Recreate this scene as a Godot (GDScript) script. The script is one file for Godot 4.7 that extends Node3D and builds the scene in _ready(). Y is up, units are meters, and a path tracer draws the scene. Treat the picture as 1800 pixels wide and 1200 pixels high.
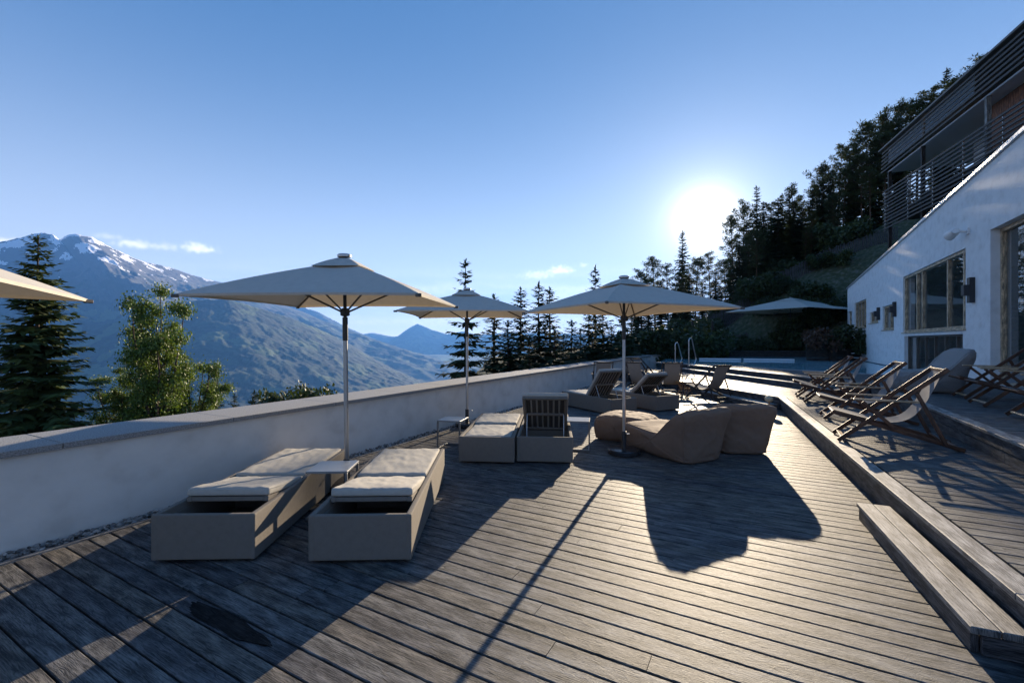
extends Node3D

# Terrace on a mountainside, late afternoon. Plan coordinates: X to the right, d ahead of the viewer; W(X, h, d) is the world point.

var M := {}
var used := {}
var rng := RandomNumberGenerator.new()
const U2 := Vector2(0.4848, 0.8746)      # direction of the terrace's long axis in plan (X, d)
const V2 := Vector2(0.8746, -0.4848)     # direction of the boards


func _ready() -> void:
	rng.seed = 7
	setup_view()
	make_materials()
	build_land()
	build_mountains()
	build_terrace()
	build_pool()
	build_pool_house()
	build_balcony_house()
	build_trees()
	build_umbrellas()
	build_loungers()
	build_seats()
	build_small_things()


func W(x: float, h: float, d: float) -> Vector3:
	return Vector3(x, h, -d)


# ------------------------------------------------------------------ view, sky, sun
const SUN_DIR := Vector3(0.430, 0.272, -1.0)

func setup_view() -> void:
	var cam := Camera3D.new()
	cam.name = "camera"
	cam.fov = 74.4
	cam.near = 0.05
	cam.far = 80000.0
	cam.position = Vector3(0, 1.65, 0)
	add_child(cam)
	cam.current = true
	var env := Environment.new()
	env.background_mode = Environment.BG_SKY
	env.tonemap_mode = Environment.TONE_MAPPER_LINEAR
	env.tonemap_exposure = 3.0
	env.sdfgi_enabled = true
	env.ssao_enabled = true
	env.ssil_enabled = true
	var sky := Sky.new()
	var pm := PanoramaSkyMaterial.new()
	pm.panorama = ImageTexture.create_from_image(sky_image())
	pm.energy_multiplier = 1.0
	sky.sky_material = pm
	env.sky = sky
	# summer haze over the valley: thin, pale, brighter towards the sun
	env.volumetric_fog_enabled = true
	env.volumetric_fog_density = 0.000058
	env.volumetric_fog_albedo = Color(0.40, 0.65, 1.0)
	env.volumetric_fog_anisotropy = 0.25
	var we := WorldEnvironment.new()
	we.name = "world_environment"
	we.environment = env
	add_child(we)
	var sun := DirectionalLight3D.new()
	sun.name = "sun"
	sun.light_energy = 1.6
	sun.light_color = Color(1.0, 0.92, 0.80)
	sun.light_angular_distance = 0.4
	sun.shadow_enabled = true
	add_child(sun)
	sun.look_at_from_position(Vector3.ZERO, -SUN_DIR, Vector3.UP)


func sky_image() -> Image:
	# clear evening air: deep blue overhead, pale at the horizon, the bright aureole round the sun, low bands of cirrus and a few cumulus
	var w := 2048
	var h := 1024
	var data := PackedFloat32Array()
	data.resize(w * h * 3)
	var n := FastNoiseLite.new()
	n.seed = 3
	n.frequency = 1.0
	n.fractal_octaves = 4
	var s := SUN_DIR.normalized()
	var zen := Vector3(0.010, 0.050, 0.135)
	var mid := Vector3(0.060, 0.148, 0.285)
	var hor := Vector3(0.66, 0.66, 0.65)
	# clouds: azimuth, elevation, half width, half height (radians), thickness
	var puffs := []
	for c in [[350, 438, 34, 11, 0.9], [235, 430, 38, 9, 0.8], [290, 434, 30, 7, 0.5], [5, 424, 26, 9, 0.8], [985, 476, 24, 10, 1.0], [945, 484, 34, 9, 0.7], [1025, 466, 8, 4, 0.7], [190, 416, 40, 5, 0.35]]:
		var r: float = (c[0] - 900.0) / 790.0
		var az := atan(r)
		var dist := sqrt(1.0 + r * r)
		var el := atan((600.0 - c[1]) / 790.0 / dist)
		puffs.append([az, el, c[2] / 790.0 / (dist * dist), c[3] / 790.0 / dist, c[4]])
	for k in 26:
		puffs.append([rng.randf_range(0.9, 5.3), rng.randf_range(0.09, 0.22), rng.randf_range(0.015, 0.05), rng.randf_range(0.006, 0.014), rng.randf_range(0.4, 0.9)])
	for j in h:
		var el := (0.5 - (j + 0.5) / h) * PI
		var se := sin(maxf(el, 0.0))
		var ce := cos(el)
		var y := sin(el)
		var base: Vector3
		var t := pow(1.0 - se, 2.6)
		var t2 := pow(1.0 - se, 4.8)
		base = zen.lerp(mid, t).lerp(hor, t2 * 0.85)
		var lowband := exp(-pow((el - 0.075) / 0.05, 2.0))
		for i in w:
			var o := (j * w + i) * 3
			if el < -0.02:
				data[o] = 0.09; data[o + 1] = 0.115; data[o + 2] = 0.14
				continue
			var az := (i + 0.5) / w * TAU   # 0 is straight ahead (-z), growing to the right
			if az > PI: az -= TAU
			var dx := sin(az) * ce
			var dz := -cos(az) * ce
			var cosg := dx * s.x + y * s.y + dz * s.z
			var g := acos(clampf(cosg, -1.0, 1.0))
			var c := base
			var veil := 0.05 * exp(-g / 0.40)
			c += Vector3(1.0, 0.93, 0.80) * veil
			var gl := 0.22 * exp(-g / 0.10) + 2.0 * exp(-g / 0.024)
			c += Vector3(1.0, 0.92, 0.76) * gl
			if g < 0.022:
				c += Vector3(60.0, 54.0, 44.0) * clampf((0.022 - g) / 0.012, 0.0, 1.0)
			if el < 0.30:
				var cl := 0.0
				if lowband > 0.02:
					var a := n.get_noise_3d(dx * 4.0 + 9.0, y * 34.0, dz * 4.0) * 0.5 + 0.5
					cl = clampf((a - 0.34) * 2.6, 0.0, 1.0) * lowband * clampf(0.25 + 1.1 * exp(-g / 0.8), 0.0, 1.0)
				for p in puffs:
					var da: float = az - p[0]
					if da > PI: da -= TAU
					if da < -PI: da += TAU
					if absf(da) > p[2] * 1.6: continue
					var u: float = da / p[2]
					var v: float = (el - p[1]) / p[3]
					if absf(v) > 1.8: continue
					var q := 1.0 - sqrt(u * u + v * v * (1.0 if v > 0.0 else 2.2))
					q += n.get_noise_2d(az * 95.0, el * 150.0) * 0.75
					cl = maxf(cl, clampf(q * 1.7, 0.0, 1.0) * p[4])
				if cl > 0.0:
					var shade := 0.80 + 0.22 * n.get_noise_2d(az * 60.0 + 31.0, el * 120.0)
					c = c.lerp(Vector3(0.85, 0.81, 0.78) * shade + Vector3.ONE * gl * 0.6, cl * 0.85)
			data[o] = c.x; data[o + 1] = c.y; data[o + 2] = c.z
	return Image.create_from_data(w, h, false, Image.FORMAT_RGBF, data.to_byte_array())


# ------------------------------------------------------------------ materials
func lin(r: float, g: float, b: float) -> Color:
	return Color(r, g, b).linear_to_srgb()

func mat(r: float, g: float, b: float, rough := 0.8, metal := 0.0) -> StandardMaterial3D:
	var m := StandardMaterial3D.new()
	m.albedo_color = lin(r, g, b)
	m.roughness = rough
	m.metallic = metal
	return m

func noise_img(size: int, freq: float, oct: int, sd: int, seamless := true) -> Image:
	var n := FastNoiseLite.new()
	n.seed = sd
	n.frequency = freq
	n.fractal_octaves = oct
	var im: Image = n.get_seamless_image(size, size) if seamless else n.get_image(size, size)
	return im

func ramp_img(src: Image, stops: Array) -> Image:
	# recolour a grey image with a ramp of [position, linear colour]
	var g := Gradient.new()
	var offs := PackedFloat32Array()
	var cols := PackedColorArray()
	for s in stops:
		offs.append(s[0])
		cols.append(lin(s[1].x, s[1].y, s[1].z))
	g.offsets = offs
	g.colors = cols
	var lut := PackedByteArray()
	lut.resize(768)
	for i in 256:
		var c := g.sample(i / 255.0)
		lut[i * 3] = c.r8; lut[i * 3 + 1] = c.g8; lut[i * 3 + 2] = c.b8
	src.convert(Image.FORMAT_L8)
	var a := src.get_data()
	var out := PackedByteArray()
	out.resize(a.size() * 3)
	for i in a.size():
		var k: int = a[i] * 3
		out[i * 3] = lut[k]; out[i * 3 + 1] = lut[k + 1]; out[i * 3 + 2] = lut[k + 2]
	return Image.create_from_data(src.get_width(), src.get_height(), false, Image.FORMAT_RGB8, out)

func tex(im: Image) -> ImageTexture:
	return ImageTexture.create_from_image(im)

func tri(m: StandardMaterial3D, scale: float, world := false) -> StandardMaterial3D:
	m.uv1_triplanar = true
	m.uv1_world_triplanar = world
	m.uv1_scale = Vector3.ONE * scale
	return m

func bump(m: StandardMaterial3D, t: Texture2D, cm: float) -> void:
	m.heightmap_enabled = true
	m.heightmap_texture = t
	m.heightmap_scale = cm

func wood_images() -> Array:
	# weathered boards: grain along u, fine cracks, knots; colour and height
	var w := 2048
	var h := 512
	var n1 := FastNoiseLite.new(); n1.seed = 11; n1.frequency = 1.0; n1.fractal_octaves = 3
	var n2 := FastNoiseLite.new(); n2.seed = 23; n2.frequency = 1.0; n2.fractal_octaves = 2
	var col := PackedByteArray(); col.resize(w * h * 3)
	var hgt := PackedByteArray(); hgt.resize(w * h)
	var r2 := RandomNumberGenerator.new(); r2.seed = 5
	var knots := []
	for k in 90:
		knots.append([r2.randf() * w, r2.randf() * h, r2.randf_range(4.0, 9.0), r2.randf_range(0.5, 1.0)])
	var kmap := PackedFloat32Array(); kmap.resize(w * h)
	var kshift := PackedFloat32Array(); kshift.resize(w * h)
	for k in knots:
		var R: float = k[2]
		for yy in range(int(k[1] - R * 4), int(k[1] + R * 4)):
			for xx in range(int(k[0] - R * 9), int(k[0] + R * 9)):
				var ddx: float = (xx - k[0]) / (R * 2.2)
				var ddy: float = (yy - k[1]) / R
				var q := ddx * ddx + ddy * ddy
				var id := posmod(yy, h) * w + posmod(xx, w)
				kmap[id] = maxf(kmap[id], exp(-q * 1.4) * k[3])
				kshift[id] += exp(-q * 0.28) * ddy * 7.0
	for y in h:
		for x in w:
			var id := y * w + x
			var yy := y + kshift[id]
			var a1 := n1.get_noise_2d(x * 0.0045, yy * 0.16)      # growth rings drawn out
			var a2 := n2.get_noise_2d(x * 0.020, yy * 0.62)       # fibres
			var a3 := n1.get_noise_2d(x * 0.0035 + 70.0, y * 0.014 + 40.0)  # weathering, drawn out along the grain
			var grain := 0.5 + 0.5 * a1 + 0.42 * a2
			var crack := clampf((a2 * 0.7 + a1 * 0.5 - 0.30) * 3.0, 0.0, 1.0)
			var v := clampf(0.40 + 1.15 * (grain - 0.5) + 0.50 * a3, 0.0, 1.0)
			v = v * (1.0 - 0.45 * crack)
			var kn := kmap[id]
			v = v * (1.0 - 0.55 * kn)
			var br := 0.024 + 0.24 * pow(v, 1.25)
			var warm := clampf(0.5 + a3 * 0.9, 0.0, 1.0)
			var c := lin(br * (1.0 + 0.04 * warm), br * (0.985 + 0.01 * warm), br * (1.0 - 0.07 * warm))
			col[id * 3] = c.r8; col[id * 3 + 1] = c.g8; col[id * 3 + 2] = c.b8
			hgt[id] = int(clampf(0.62 + 0.25 * a2 + 0.18 * a1 - 0.4 * crack + 0.25 * kn, 0.0, 1.0) * 255.0)
	return [Image.create_from_data(w, h, false, Image.FORMAT_RGB8, col), Image.create_from_data(w, h, false, Image.FORMAT_L8, hgt)]

func make_materials() -> void:
	var wi := wood_images()
	var wc := tex(wi[0])
	var wh := tex(wi[1])
	for k in 4:
		var m := StandardMaterial3D.new()
		m.albedo_texture = wc
		m.albedo_color = [Color(1, 1, 1), Color(0.93, 0.92, 0.92), Color(0.86, 0.86, 0.88), Color(1.0, 0.97, 0.93)][k]
		m.roughness = 0.62
		m.metallic_specular = 0.36
		bump(m, wh, 0.5)
		M["plank%d" % k] = m
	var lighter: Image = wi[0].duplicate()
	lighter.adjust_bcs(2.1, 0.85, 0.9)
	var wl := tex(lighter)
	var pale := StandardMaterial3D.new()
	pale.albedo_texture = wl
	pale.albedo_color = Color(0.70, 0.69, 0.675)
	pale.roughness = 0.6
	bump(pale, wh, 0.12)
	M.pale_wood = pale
	var teak := StandardMaterial3D.new()
	teak.albedo_texture = wc
	teak.albedo_color = Color(0.92, 0.62, 0.42)
	teak.roughness = 0.55
	M.teak = teak
	var arm := StandardMaterial3D.new()
	arm.albedo_texture = wl
	arm.albedo_color = Color(1.0, 0.86, 0.68)
	arm.roughness = 0.35
	M.arm_wood = arm
	var cladding := StandardMaterial3D.new()
	cladding.albedo_texture = wl
	cladding.albedo_color = Color(0.72, 0.46, 0.31)
	cladding.roughness = 0.7
	M.cladding = cladding
	var dkw := StandardMaterial3D.new()
	dkw.albedo_texture = wc
	dkw.albedo_color = Color(0.62, 0.56, 0.52)
	dkw.roughness = 0.7
	M.dark_wood = dkw
	var frame := StandardMaterial3D.new()
	frame.albedo_texture = wl
	frame.albedo_color = Color(1.0, 0.88, 0.72)
	frame.roughness = 0.5
	M.window_wood = frame
	M.under = mat(0.085, 0.075, 0.062, 0.95)

	var fine := tex(noise_img(512, 0.06, 4, 41))
	var coarse := noise_img(512, 0.012, 4, 43)
	# stucco: fine trowelled grain, faint weather marks
	var stc := tex(ramp_img(noise_img(512, 0.010, 5, 47), [[0.0, Vector3(0.62, 0.60, 0.57)], [0.35, Vector3(0.75, 0.745, 0.73)], [0.6, Vector3(0.80, 0.795, 0.78)], [1.0, Vector3(0.84, 0.835, 0.82)]]))
	var stw := StandardMaterial3D.new()
	stw.albedo_texture = stc
	stw.roughness = 0.92
	tri(stw, 0.5, true)
	bump(stw, fine, 0.35)
	M.stucco = stw
	var par := StandardMaterial3D.new()
	par.albedo_texture = stc
	par.albedo_color = Color(1.0, 0.99, 0.97)
	par.roughness = 0.92
	tri(par, 0.45, true)
	bump(par, fine, 0.3)
	M.parapet = par
	# granite
	var gr := StandardMaterial3D.new()
	gr.albedo_texture = tex(ramp_img(noise_img(512, 0.12, 4, 53), [[0.0, Vector3(0.10, 0.10, 0.105)], [0.42, Vector3(0.24, 0.235, 0.23)], [0.58, Vector3(0.33, 0.325, 0.315)], [1.0, Vector3(0.50, 0.49, 0.47)]]))
	gr.roughness = 0.75
	tri(gr, 1.2, true)
	bump(gr, fine, 0.12)
	M.granite = gr
	# woven outdoor fabrics
	var weave := Image.create(128, 128, false, Image.FORMAT_L8)
	for y in 128:
		for x in 128:
			var q := 0.5 + 0.25 * sin(x * TAU / 8.0) * (1.0 if (y / 4) % 2 == 0 else -1.0) + 0.2 * sin(y * TAU / 4.0)
			weave.set_pixel(x, y, Color(q, q, q))
	var wv := tex(weave)
	var blot := tex(ramp_img(noise_img(512, 0.02, 5, 59), [[0.0, Vector3(0.86, 0.86, 0.86)], [0.5, Vector3(0.95, 0.95, 0.95)], [1.0, Vector3(1, 1, 1)]]))
	for f in [["shell", 0.19, 0.165, 0.138, 0.9], ["cushion", 0.46, 0.43, 0.375, 0.92], ["bag", 0.225, 0.145, 0.10, 0.85], ["bag_grey", 0.27, 0.25, 0.235, 0.85], ["back_web", 0.05, 0.045, 0.04, 0.9]]:
		var m := mat(f[1], f[2], f[3], f[4])
		m.albedo_texture = blot
		tri(m, 1.4)
		bump(m, fine, 0.05)
		M[f[0]] = m
	M.bag.detail_enabled = false
	for f in [["canvas", 0.60, 0.555, 0.485], ["sling", 0.26, 0.235, 0.21], ["sling_blue", 0.22, 0.205, 0.195]]:
		var m := mat(f[1], f[2], f[3], 0.9)
		m.albedo_texture = blot
		tri(m, 0.9)
		m.backlight_enabled = true
		m.backlight = Color(0.52, 0.48, 0.41) if f[0] == "canvas" else Color(0.16, 0.15, 0.13)
		M[f[0]] = m
	M.inside = mat(0.19, 0.165, 0.138, 0.9)
	M.steel = mat(0.62, 0.61, 0.60, 0.28, 1.0)
	M.alu = mat(0.45, 0.45, 0.45, 0.4, 1.0)
	M.dark_metal = mat(0.035, 0.035, 0.037, 0.45)
	M.bronze = mat(0.10, 0.085, 0.07, 0.5)
	M.table_top = mat(0.24, 0.24, 0.235, 0.3)
	M.table_frame = mat(0.16, 0.155, 0.15, 0.4)
	M.base_stone = mat(0.03, 0.03, 0.032, 0.22)
	M.rattan = mat(0.42, 0.24, 0.10, 0.6)
	M.white = mat(0.78, 0.77, 0.75, 0.5)
	M.float_white = mat(0.70, 0.70, 0.70, 0.4)
	M.coping = mat(0.50, 0.50, 0.50, 0.35, 0.6)
	M.dark_glass = mat(0.02, 0.022, 0.024, 0.03)
	M.lamp = mat(0.022, 0.022, 0.024, 0.5)
	M.slat = mat(0.055, 0.046, 0.040, 0.65)
	M.white_panel = mat(0.62, 0.63, 0.65, 0.55)
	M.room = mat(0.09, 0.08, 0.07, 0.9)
	M.tile = mat(0.03, 0.07, 0.09, 0.4)
	var wet := StandardMaterial3D.new()
	wet.albedo_texture = wc
	wet.albedo_color = Color(0.46, 0.45, 0.45)
	wet.roughness = 0.45
	wet.metallic_specular = 0.12
	M.wet = wet
	M.cream = mat(0.60, 0.50, 0.33, 0.6)
	M.terracotta = mat(0.20, 0.09, 0.05, 0.8)
	var gl := StandardMaterial3D.new()
	gl.albedo_color = Color(0.55, 0.62, 0.62, 0.12)
	gl.transparency = BaseMaterial3D.TRANSPARENCY_ALPHA
	gl.roughness = 0.01
	gl.metallic_specular = 0.9
	M.glass = gl
	var wa := StandardMaterial3D.new()
	wa.albedo_color = Color(0.62, 0.80, 0.84)
	wa.roughness = 0.02
	wa.refraction_enabled = true
	wa.refraction_scale = 0.033
	var wn := noise_img(512, 0.015, 3, 61)
	bump(wa, tex(wn), 0.08)
	tri(wa, 0.35, true)
	M.water = wa
	# plants: vertex colours carry the leaf tones
	for f in [["needles", 0.7, 0.5], ["pine", 0.7, 0.6], ["leaves", 0.55, 0.75]]:
		var m := StandardMaterial3D.new()
		m.vertex_color_use_as_albedo = true
		m.roughness = f[1]
		m.backlight_enabled = true
		m.backlight = Color(f[2], f[2], f[2] * 0.6)
		M[f[0]] = m
	var bk := StandardMaterial3D.new()
	bk.albedo_texture = tex(ramp_img(noise_img(256, 0.05, 4, 67), [[0.0, Vector3(0.03, 0.022, 0.016)], [1.0, Vector3(0.13, 0.095, 0.07)]]))
	bk.roughness = 0.95
	tri(bk, 0.8)
	M.bark = bk
	var pb := StandardMaterial3D.new()
	pb.albedo_texture = tex(ramp_img(noise_img(256, 0.05, 4, 71), [[0.0, Vector3(0.06, 0.035, 0.022)], [1.0, Vector3(0.22, 0.13, 0.08)]]))
	pb.roughness = 0.95
	tri(pb, 0.5)
	M.pine_bark = pb
	var land := StandardMaterial3D.new()
	land.vertex_color_use_as_albedo = true
	land.roughness = 0.95
	M.land = land
	var hs := StandardMaterial3D.new()
	hs.albedo_texture = tex(ramp_img(noise_img(1024, 0.02, 6, 73), [[0.0, Vector3(0.02, 0.022, 0.014)], [0.4, Vector3(0.05, 0.062, 0.024)], [0.58, Vector3(0.075, 0.08, 0.036)], [0.72, Vector3(0.13, 0.12, 0.09)], [1.0, Vector3(0.22, 0.21, 0.19)]]))
	hs.roughness = 0.95
	tri(hs, 0.12, true)
	bump(hs, tex(coarse), 30.0)
	M.hillside = hs
	M.pebble = StandardMaterial3D.new()
	M.pebble.vertex_color_use_as_albedo = true
	M.pebble.roughness = 0.8


# ------------------------------------------------------------------ mesh building
class MB:
	var v := PackedVector3Array()
	var n := PackedVector3Array()
	var t := PackedVector2Array()
	var c := PackedColorArray()
	var colored := false
	var col := Color(1, 1, 1)

	func tri3(a: Vector3, b: Vector3, d: Vector3, na: Vector3, nb: Vector3, nd: Vector3, ta := Vector2.ZERO, tb := Vector2.ZERO, td := Vector2.ZERO) -> void:
		v.append(a); v.append(b); v.append(d)
		n.append(na); n.append(nb); n.append(nd)
		t.append(ta); t.append(tb); t.append(td)
		if colored:
			c.append(col); c.append(col); c.append(col)

	# a flat polygon turned away from the point inner
	func face(p: Array, inner: Vector3, uv: Array = []) -> void:
		var nr: Vector3 = (p[2] - p[0]).cross(p[1] - p[0]).normalized()
		var mid := Vector3.ZERO
		for q in p: mid += q
		mid /= p.size()
		var flip := nr.dot(mid - inner) < 0.0
		if flip: nr = -nr
		for k in range(1, p.size() - 1):
			var i1 := k + 1 if flip else k
			var i2 := k if flip else k + 1
			tri3(p[0], p[i1], p[i2], nr, nr, nr, uv[0] if uv else Vector2.ZERO, uv[i1] if uv else Vector2.ZERO, uv[i2] if uv else Vector2.ZERO)

	func leaf(a: Vector3, b: Vector3, d: Vector3) -> void:
		var nr := (d - a).cross(b - a).normalized()
		v.append(a); v.append(b); v.append(d)
		n.append(nr); n.append(nr); n.append(nr)
		t.append(Vector2.ZERO); t.append(Vector2.ZERO); t.append(Vector2.ZERO)
		c.append(col); c.append(col); c.append(col)

	# box with chamfered edges; u runs along local x
	func box(x: Transform3D, s: Vector3, bev := 0.0, uo := Vector2.ZERO, us := 0.4, vs := 1.72) -> void:
		var h := s * 0.5
		var b := minf(bev, minf(h.x, minf(h.y, h.z)) * 0.45)
		var o := x.origin
		for ax in 3:
			for sg in [-1.0, 1.0]:
				var a1 := (ax + 1) % 3
				var a2 := (ax + 2) % 3
				var pts := []
				var uvs := []
				for q in [[-1, -1], [1, -1], [1, 1], [-1, 1]]:
					var p := Vector3.ZERO
					p[ax] = h[ax] * sg
					p[a1] = (h[a1] - b) * q[0]
					p[a2] = (h[a2] - b) * q[1]
					pts.append(x * p)
					if ax == 0: uvs.append(Vector2(p.y * us, p.z * vs) + uo)
					elif ax == 1: uvs.append(Vector2(p.x * us, p.z * vs) + uo)
					else: uvs.append(Vector2(p.x * us, p.y * vs) + uo + Vector2(0.13, 0.31))
				face(pts, o, uvs)
		if b <= 0.0: return
		for ax in 3:   # the twelve chamfers
			var a1 := (ax + 1) % 3
			var a2 := (ax + 2) % 3
			for s1 in [-1.0, 1.0]:
				for s2 in [-1.0, 1.0]:
					var pts := []
					var uvs := []
					for q in [[-1, 0], [1, 0], [1, 1], [-1, 1]]:
						var p := Vector3.ZERO
						p[ax] = (h[ax] - b) * q[0]
						p[a1] = (h[a1] - (b if q[1] == 0 else 0.0)) * s1
						p[a2] = (h[a2] - (0.0 if q[1] == 0 else b)) * s2
						pts.append(x * p)
						uvs.append(Vector2(p.x * us, (p.y + p.z) * vs) + uo)
					face(pts, o, uvs)
		for sx in [-1.0, 1.0]:
			for sy in [-1.0, 1.0]:
				for sz in [-1.0, 1.0]:
					var p1 := Vector3(h.x * sx, (h.y - b) * sy, (h.z - b) * sz)
					var p2 := Vector3((h.x - b) * sx, h.y * sy, (h.z - b) * sz)
					var p3 := Vector3((h.x - b) * sx, (h.y - b) * sy, h.z * sz)
					face([x * p1, x * p2, x * p3], o, [uo, uo, uo])

	# a bar from a to b: width w across, height hh along up
	func bar(a: Vector3, b: Vector3, w: float, hh: float, up := Vector3.UP, bev := 0.004, uo := Vector2.ZERO) -> void:
		var x := (b - a).normalized()
		if absf(x.dot(up)) > 0.99: up = Vector3(1, 0, 0) if absf(x.x) < 0.9 else Vector3(0, 0, 1)
		var z := x.cross(up).normalized()
		var y := z.cross(x).normalized()
		box(Transform3D(Basis(x, y, z), (a + b) * 0.5), Vector3(a.distance_to(b), hh, w), bev, uo)

	# smooth tube through points with a radius each
	func tube(p: Array, r: Array, sides := 10, caps := true) -> void:
		var rings := []
		var ref := Vector3.UP
		for i in p.size():
			var dir: Vector3
			if i == 0: dir = p[1] - p[0]
			elif i == p.size() - 1: dir = p[i] - p[i - 1]
			else: dir = (p[i + 1] - p[i]).normalized() + (p[i] - p[i - 1]).normalized()
			dir = dir.normalized()
			if absf(dir.dot(ref)) > 0.95: ref = Vector3(1, 0, 0) if absf(dir.x) < 0.8 else Vector3(0, 0, 1)
			var e1 := dir.cross(ref).normalized()
			var e2 := e1.cross(dir).normalized()
			ref = e2
			var ring := []
			for k in sides:
				var a := TAU * k / sides
				ring.append(e1 * cos(a) + e2 * sin(a))
			rings.append(ring)
		for i in p.size() - 1:
			for k in sides:
				var k2 := (k + 1) % sides
				var n00: Vector3 = rings[i][k]
				var n01: Vector3 = rings[i][k2]
				var n10: Vector3 = rings[i + 1][k]
				var n11: Vector3 = rings[i + 1][k2]
				var a0: Vector3 = p[i] + n00 * r[i]
				var a1: Vector3 = p[i] + n01 * r[i]
				var b0: Vector3 = p[i + 1] + n10 * r[i + 1]
				var b1: Vector3 = p[i + 1] + n11 * r[i + 1]
				var w := (b0 - a0).cross(a1 - a0)
				if w.dot(n00) >= 0.0:
					tri3(a0, a1, b0, n00, n01, n10); tri3(a1, b1, b0, n01, n11, n10)
				else:
					tri3(a0, b0, a1, n00, n10, n01); tri3(a1, b0, b1, n01, n10, n11)
		if caps:
			for e in [0, p.size() - 1]:
				var pts := []
				for k in sides: pts.append(p[e] + rings[e][k] * r[e])
				face(pts, p[1] if e == 0 else p[e - 1])

	# grid of points rows x cols (Array of PackedVector3Array) with smooth normals
	func grid(g: Array, closed := false, outward_from = null, uvs := Vector2.ONE) -> void:
		var R := g.size()
		var C: int = g[0].size()
		var nn := []
		for i in R:
			var row := PackedVector3Array()
			row.resize(C)
			var up: PackedVector3Array = g[maxi(i - 1, 0)]
			var dn: PackedVector3Array = g[mini(i + 1, R - 1)]
			var me: PackedVector3Array = g[i]
			for j in C:
				var l := me[(j - 1 + C) % C] if closed else me[maxi(j - 1, 0)]
				var r := me[(j + 1) % C] if closed else me[mini(j + 1, C - 1)]
				var nr := (dn[j] - up[j]).cross(r - l)
				row[j] = nr.normalized() if nr.length() > 1e-12 else Vector3.UP
			nn.append(row)
		var sgn := 1.0
		if outward_from != null:
			var sum := 0.0
			for i in R:
				for j in C: sum += nn[i][j].dot(g[i][j] - outward_from)
			if sum < 0.0: sgn = -1.0
		var last := C if closed else C - 1
		for i in R - 1:
			for j in last:
				var j2 := (j + 1) % C
				var a: Vector3 = g[i][j]
				var b: Vector3 = g[i][j2]
				var d: Vector3 = g[i + 1][j]
				var e: Vector3 = g[i + 1][j2]
				var na: Vector3 = nn[i][j] * sgn
				var nb: Vector3 = nn[i][j2] * sgn
				var nd: Vector3 = nn[i + 1][j] * sgn
				var ne: Vector3 = nn[i + 1][j2] * sgn
				var ta := Vector2(float(j) / last, float(i) / (R - 1)) * uvs
				var tb := Vector2(float(j + 1) / last, float(i) / (R - 1)) * uvs
				var td := Vector2(float(j) / last, float(i + 1) / (R - 1)) * uvs
				var te := Vector2(float(j + 1) / last, float(i + 1) / (R - 1)) * uvs
				if (d - a).cross(b - a).dot(na + ne) >= 0.0:
					tri3(a, b, d, na, nb, nd, ta, tb, td); tri3(b, e, d, nb, ne, nd, tb, te, td)
				else:
					tri3(a, d, b, na, nd, nb, ta, td, tb); tri3(b, d, e, nb, nd, ne, tb, td, te)

	# box with rounded edges, soft enough for cushions; push(p) may bend the surface
	func cushion(x: Transform3D, s: Vector3, r: float, push = null, cells := 12) -> void:
		var h := s * 0.5
		for ax in 3:
			for sg in [-1.0, 1.0]:
				var a1 := (ax + 1) % 3
				var a2 := (ax + 2) % 3
				var g := []
				var n1 := cells if s[a1] > 4.0 * r else 6
				var n2 := cells if s[a2] > 4.0 * r else 6
				for i in n1 + 1:
					var row := PackedVector3Array()
					for j in n2 + 1:
						var p := Vector3.ZERO
						p[ax] = h[ax] * sg
						p[a1] = spread(i, n1, h[a1], r)
						p[a2] = spread(j, n2, h[a2], r)
						var inner := p.clamp(-h + Vector3.ONE * r, h - Vector3.ONE * r)
						var q := inner + (p - inner).normalized() * r
						if push != null: q = push.call(q, h)
						row.append(x * q)
					g.append(row)
				grid(g, false, x.origin)

	func spread(i: int, n: int, h: float, r: float) -> float:
		if i <= 2: return -h + r * [0.0, 0.42, 1.0][i]
		if i >= n - 2: return h - r * [0.0, 0.42, 1.0][n - i]
		return lerpf(-h + r, h - r, float(i - 2) / (n - 4))

	func lathe(prof: Array, center := Vector3.ZERO, segs := 28) -> void:
		for i in prof.size() - 1:
			var p: Vector2 = prof[i]
			var q: Vector2 = prof[i + 1]
			var en := Vector2(q.y - p.y, p.x - q.x).normalized()
			for k in segs:
				var a := TAU * k / segs
				var b := TAU * (k + 1) / segs
				var ca := Vector3(cos(a), 0, sin(a))
				var cb := Vector3(cos(b), 0, sin(b))
				var up := Vector3.UP
				var p0 := center + ca * p.x + up * p.y
				var p1 := center + cb * p.x + up * p.y
				var q0 := center + ca * q.x + up * q.y
				var q1 := center + cb * q.x + up * q.y
				var na := ca * en.x + up * en.y
				var nb := cb * en.x + up * en.y
				if (q0 - p0).cross(p1 - p0).dot(na) + (q1 - q0).cross(p1 - q0).dot(-na) * 0.0 >= 0.0 and p.x > 1e-5:
					tri3(p0, p1, q0, na, nb, na); tri3(p1, q1, q0, nb, nb, na)
				elif p.x > 1e-5:
					tri3(p0, q0, p1, na, na, nb); tri3(p1, q0, q1, nb, na, nb)
				else:
					if (q0 - p0).cross(q1 - p0).dot(na) >= 0.0: tri3(p0, q1, q0, na, nb, na)
					else: tri3(p0, q0, q1, na, na, nb)

	func mesh() -> ArrayMesh:
		var a := []
		a.resize(Mesh.ARRAY_MAX)
		a[Mesh.ARRAY_VERTEX] = v
		a[Mesh.ARRAY_NORMAL] = n
		a[Mesh.ARRAY_TEX_UV] = t
		if c.size() == v.size() and c.size() > 0: a[Mesh.ARRAY_COLOR] = c
		var m := ArrayMesh.new()
		m.add_surface_from_arrays(Mesh.PRIMITIVE_TRIANGLES, a)
		return m


func numbered(called: String) -> String:
	var k: int = used.get(called, 0)
	used[called] = k + 1
	return called if k == 0 else "%s_%03d" % [called, k]

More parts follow.
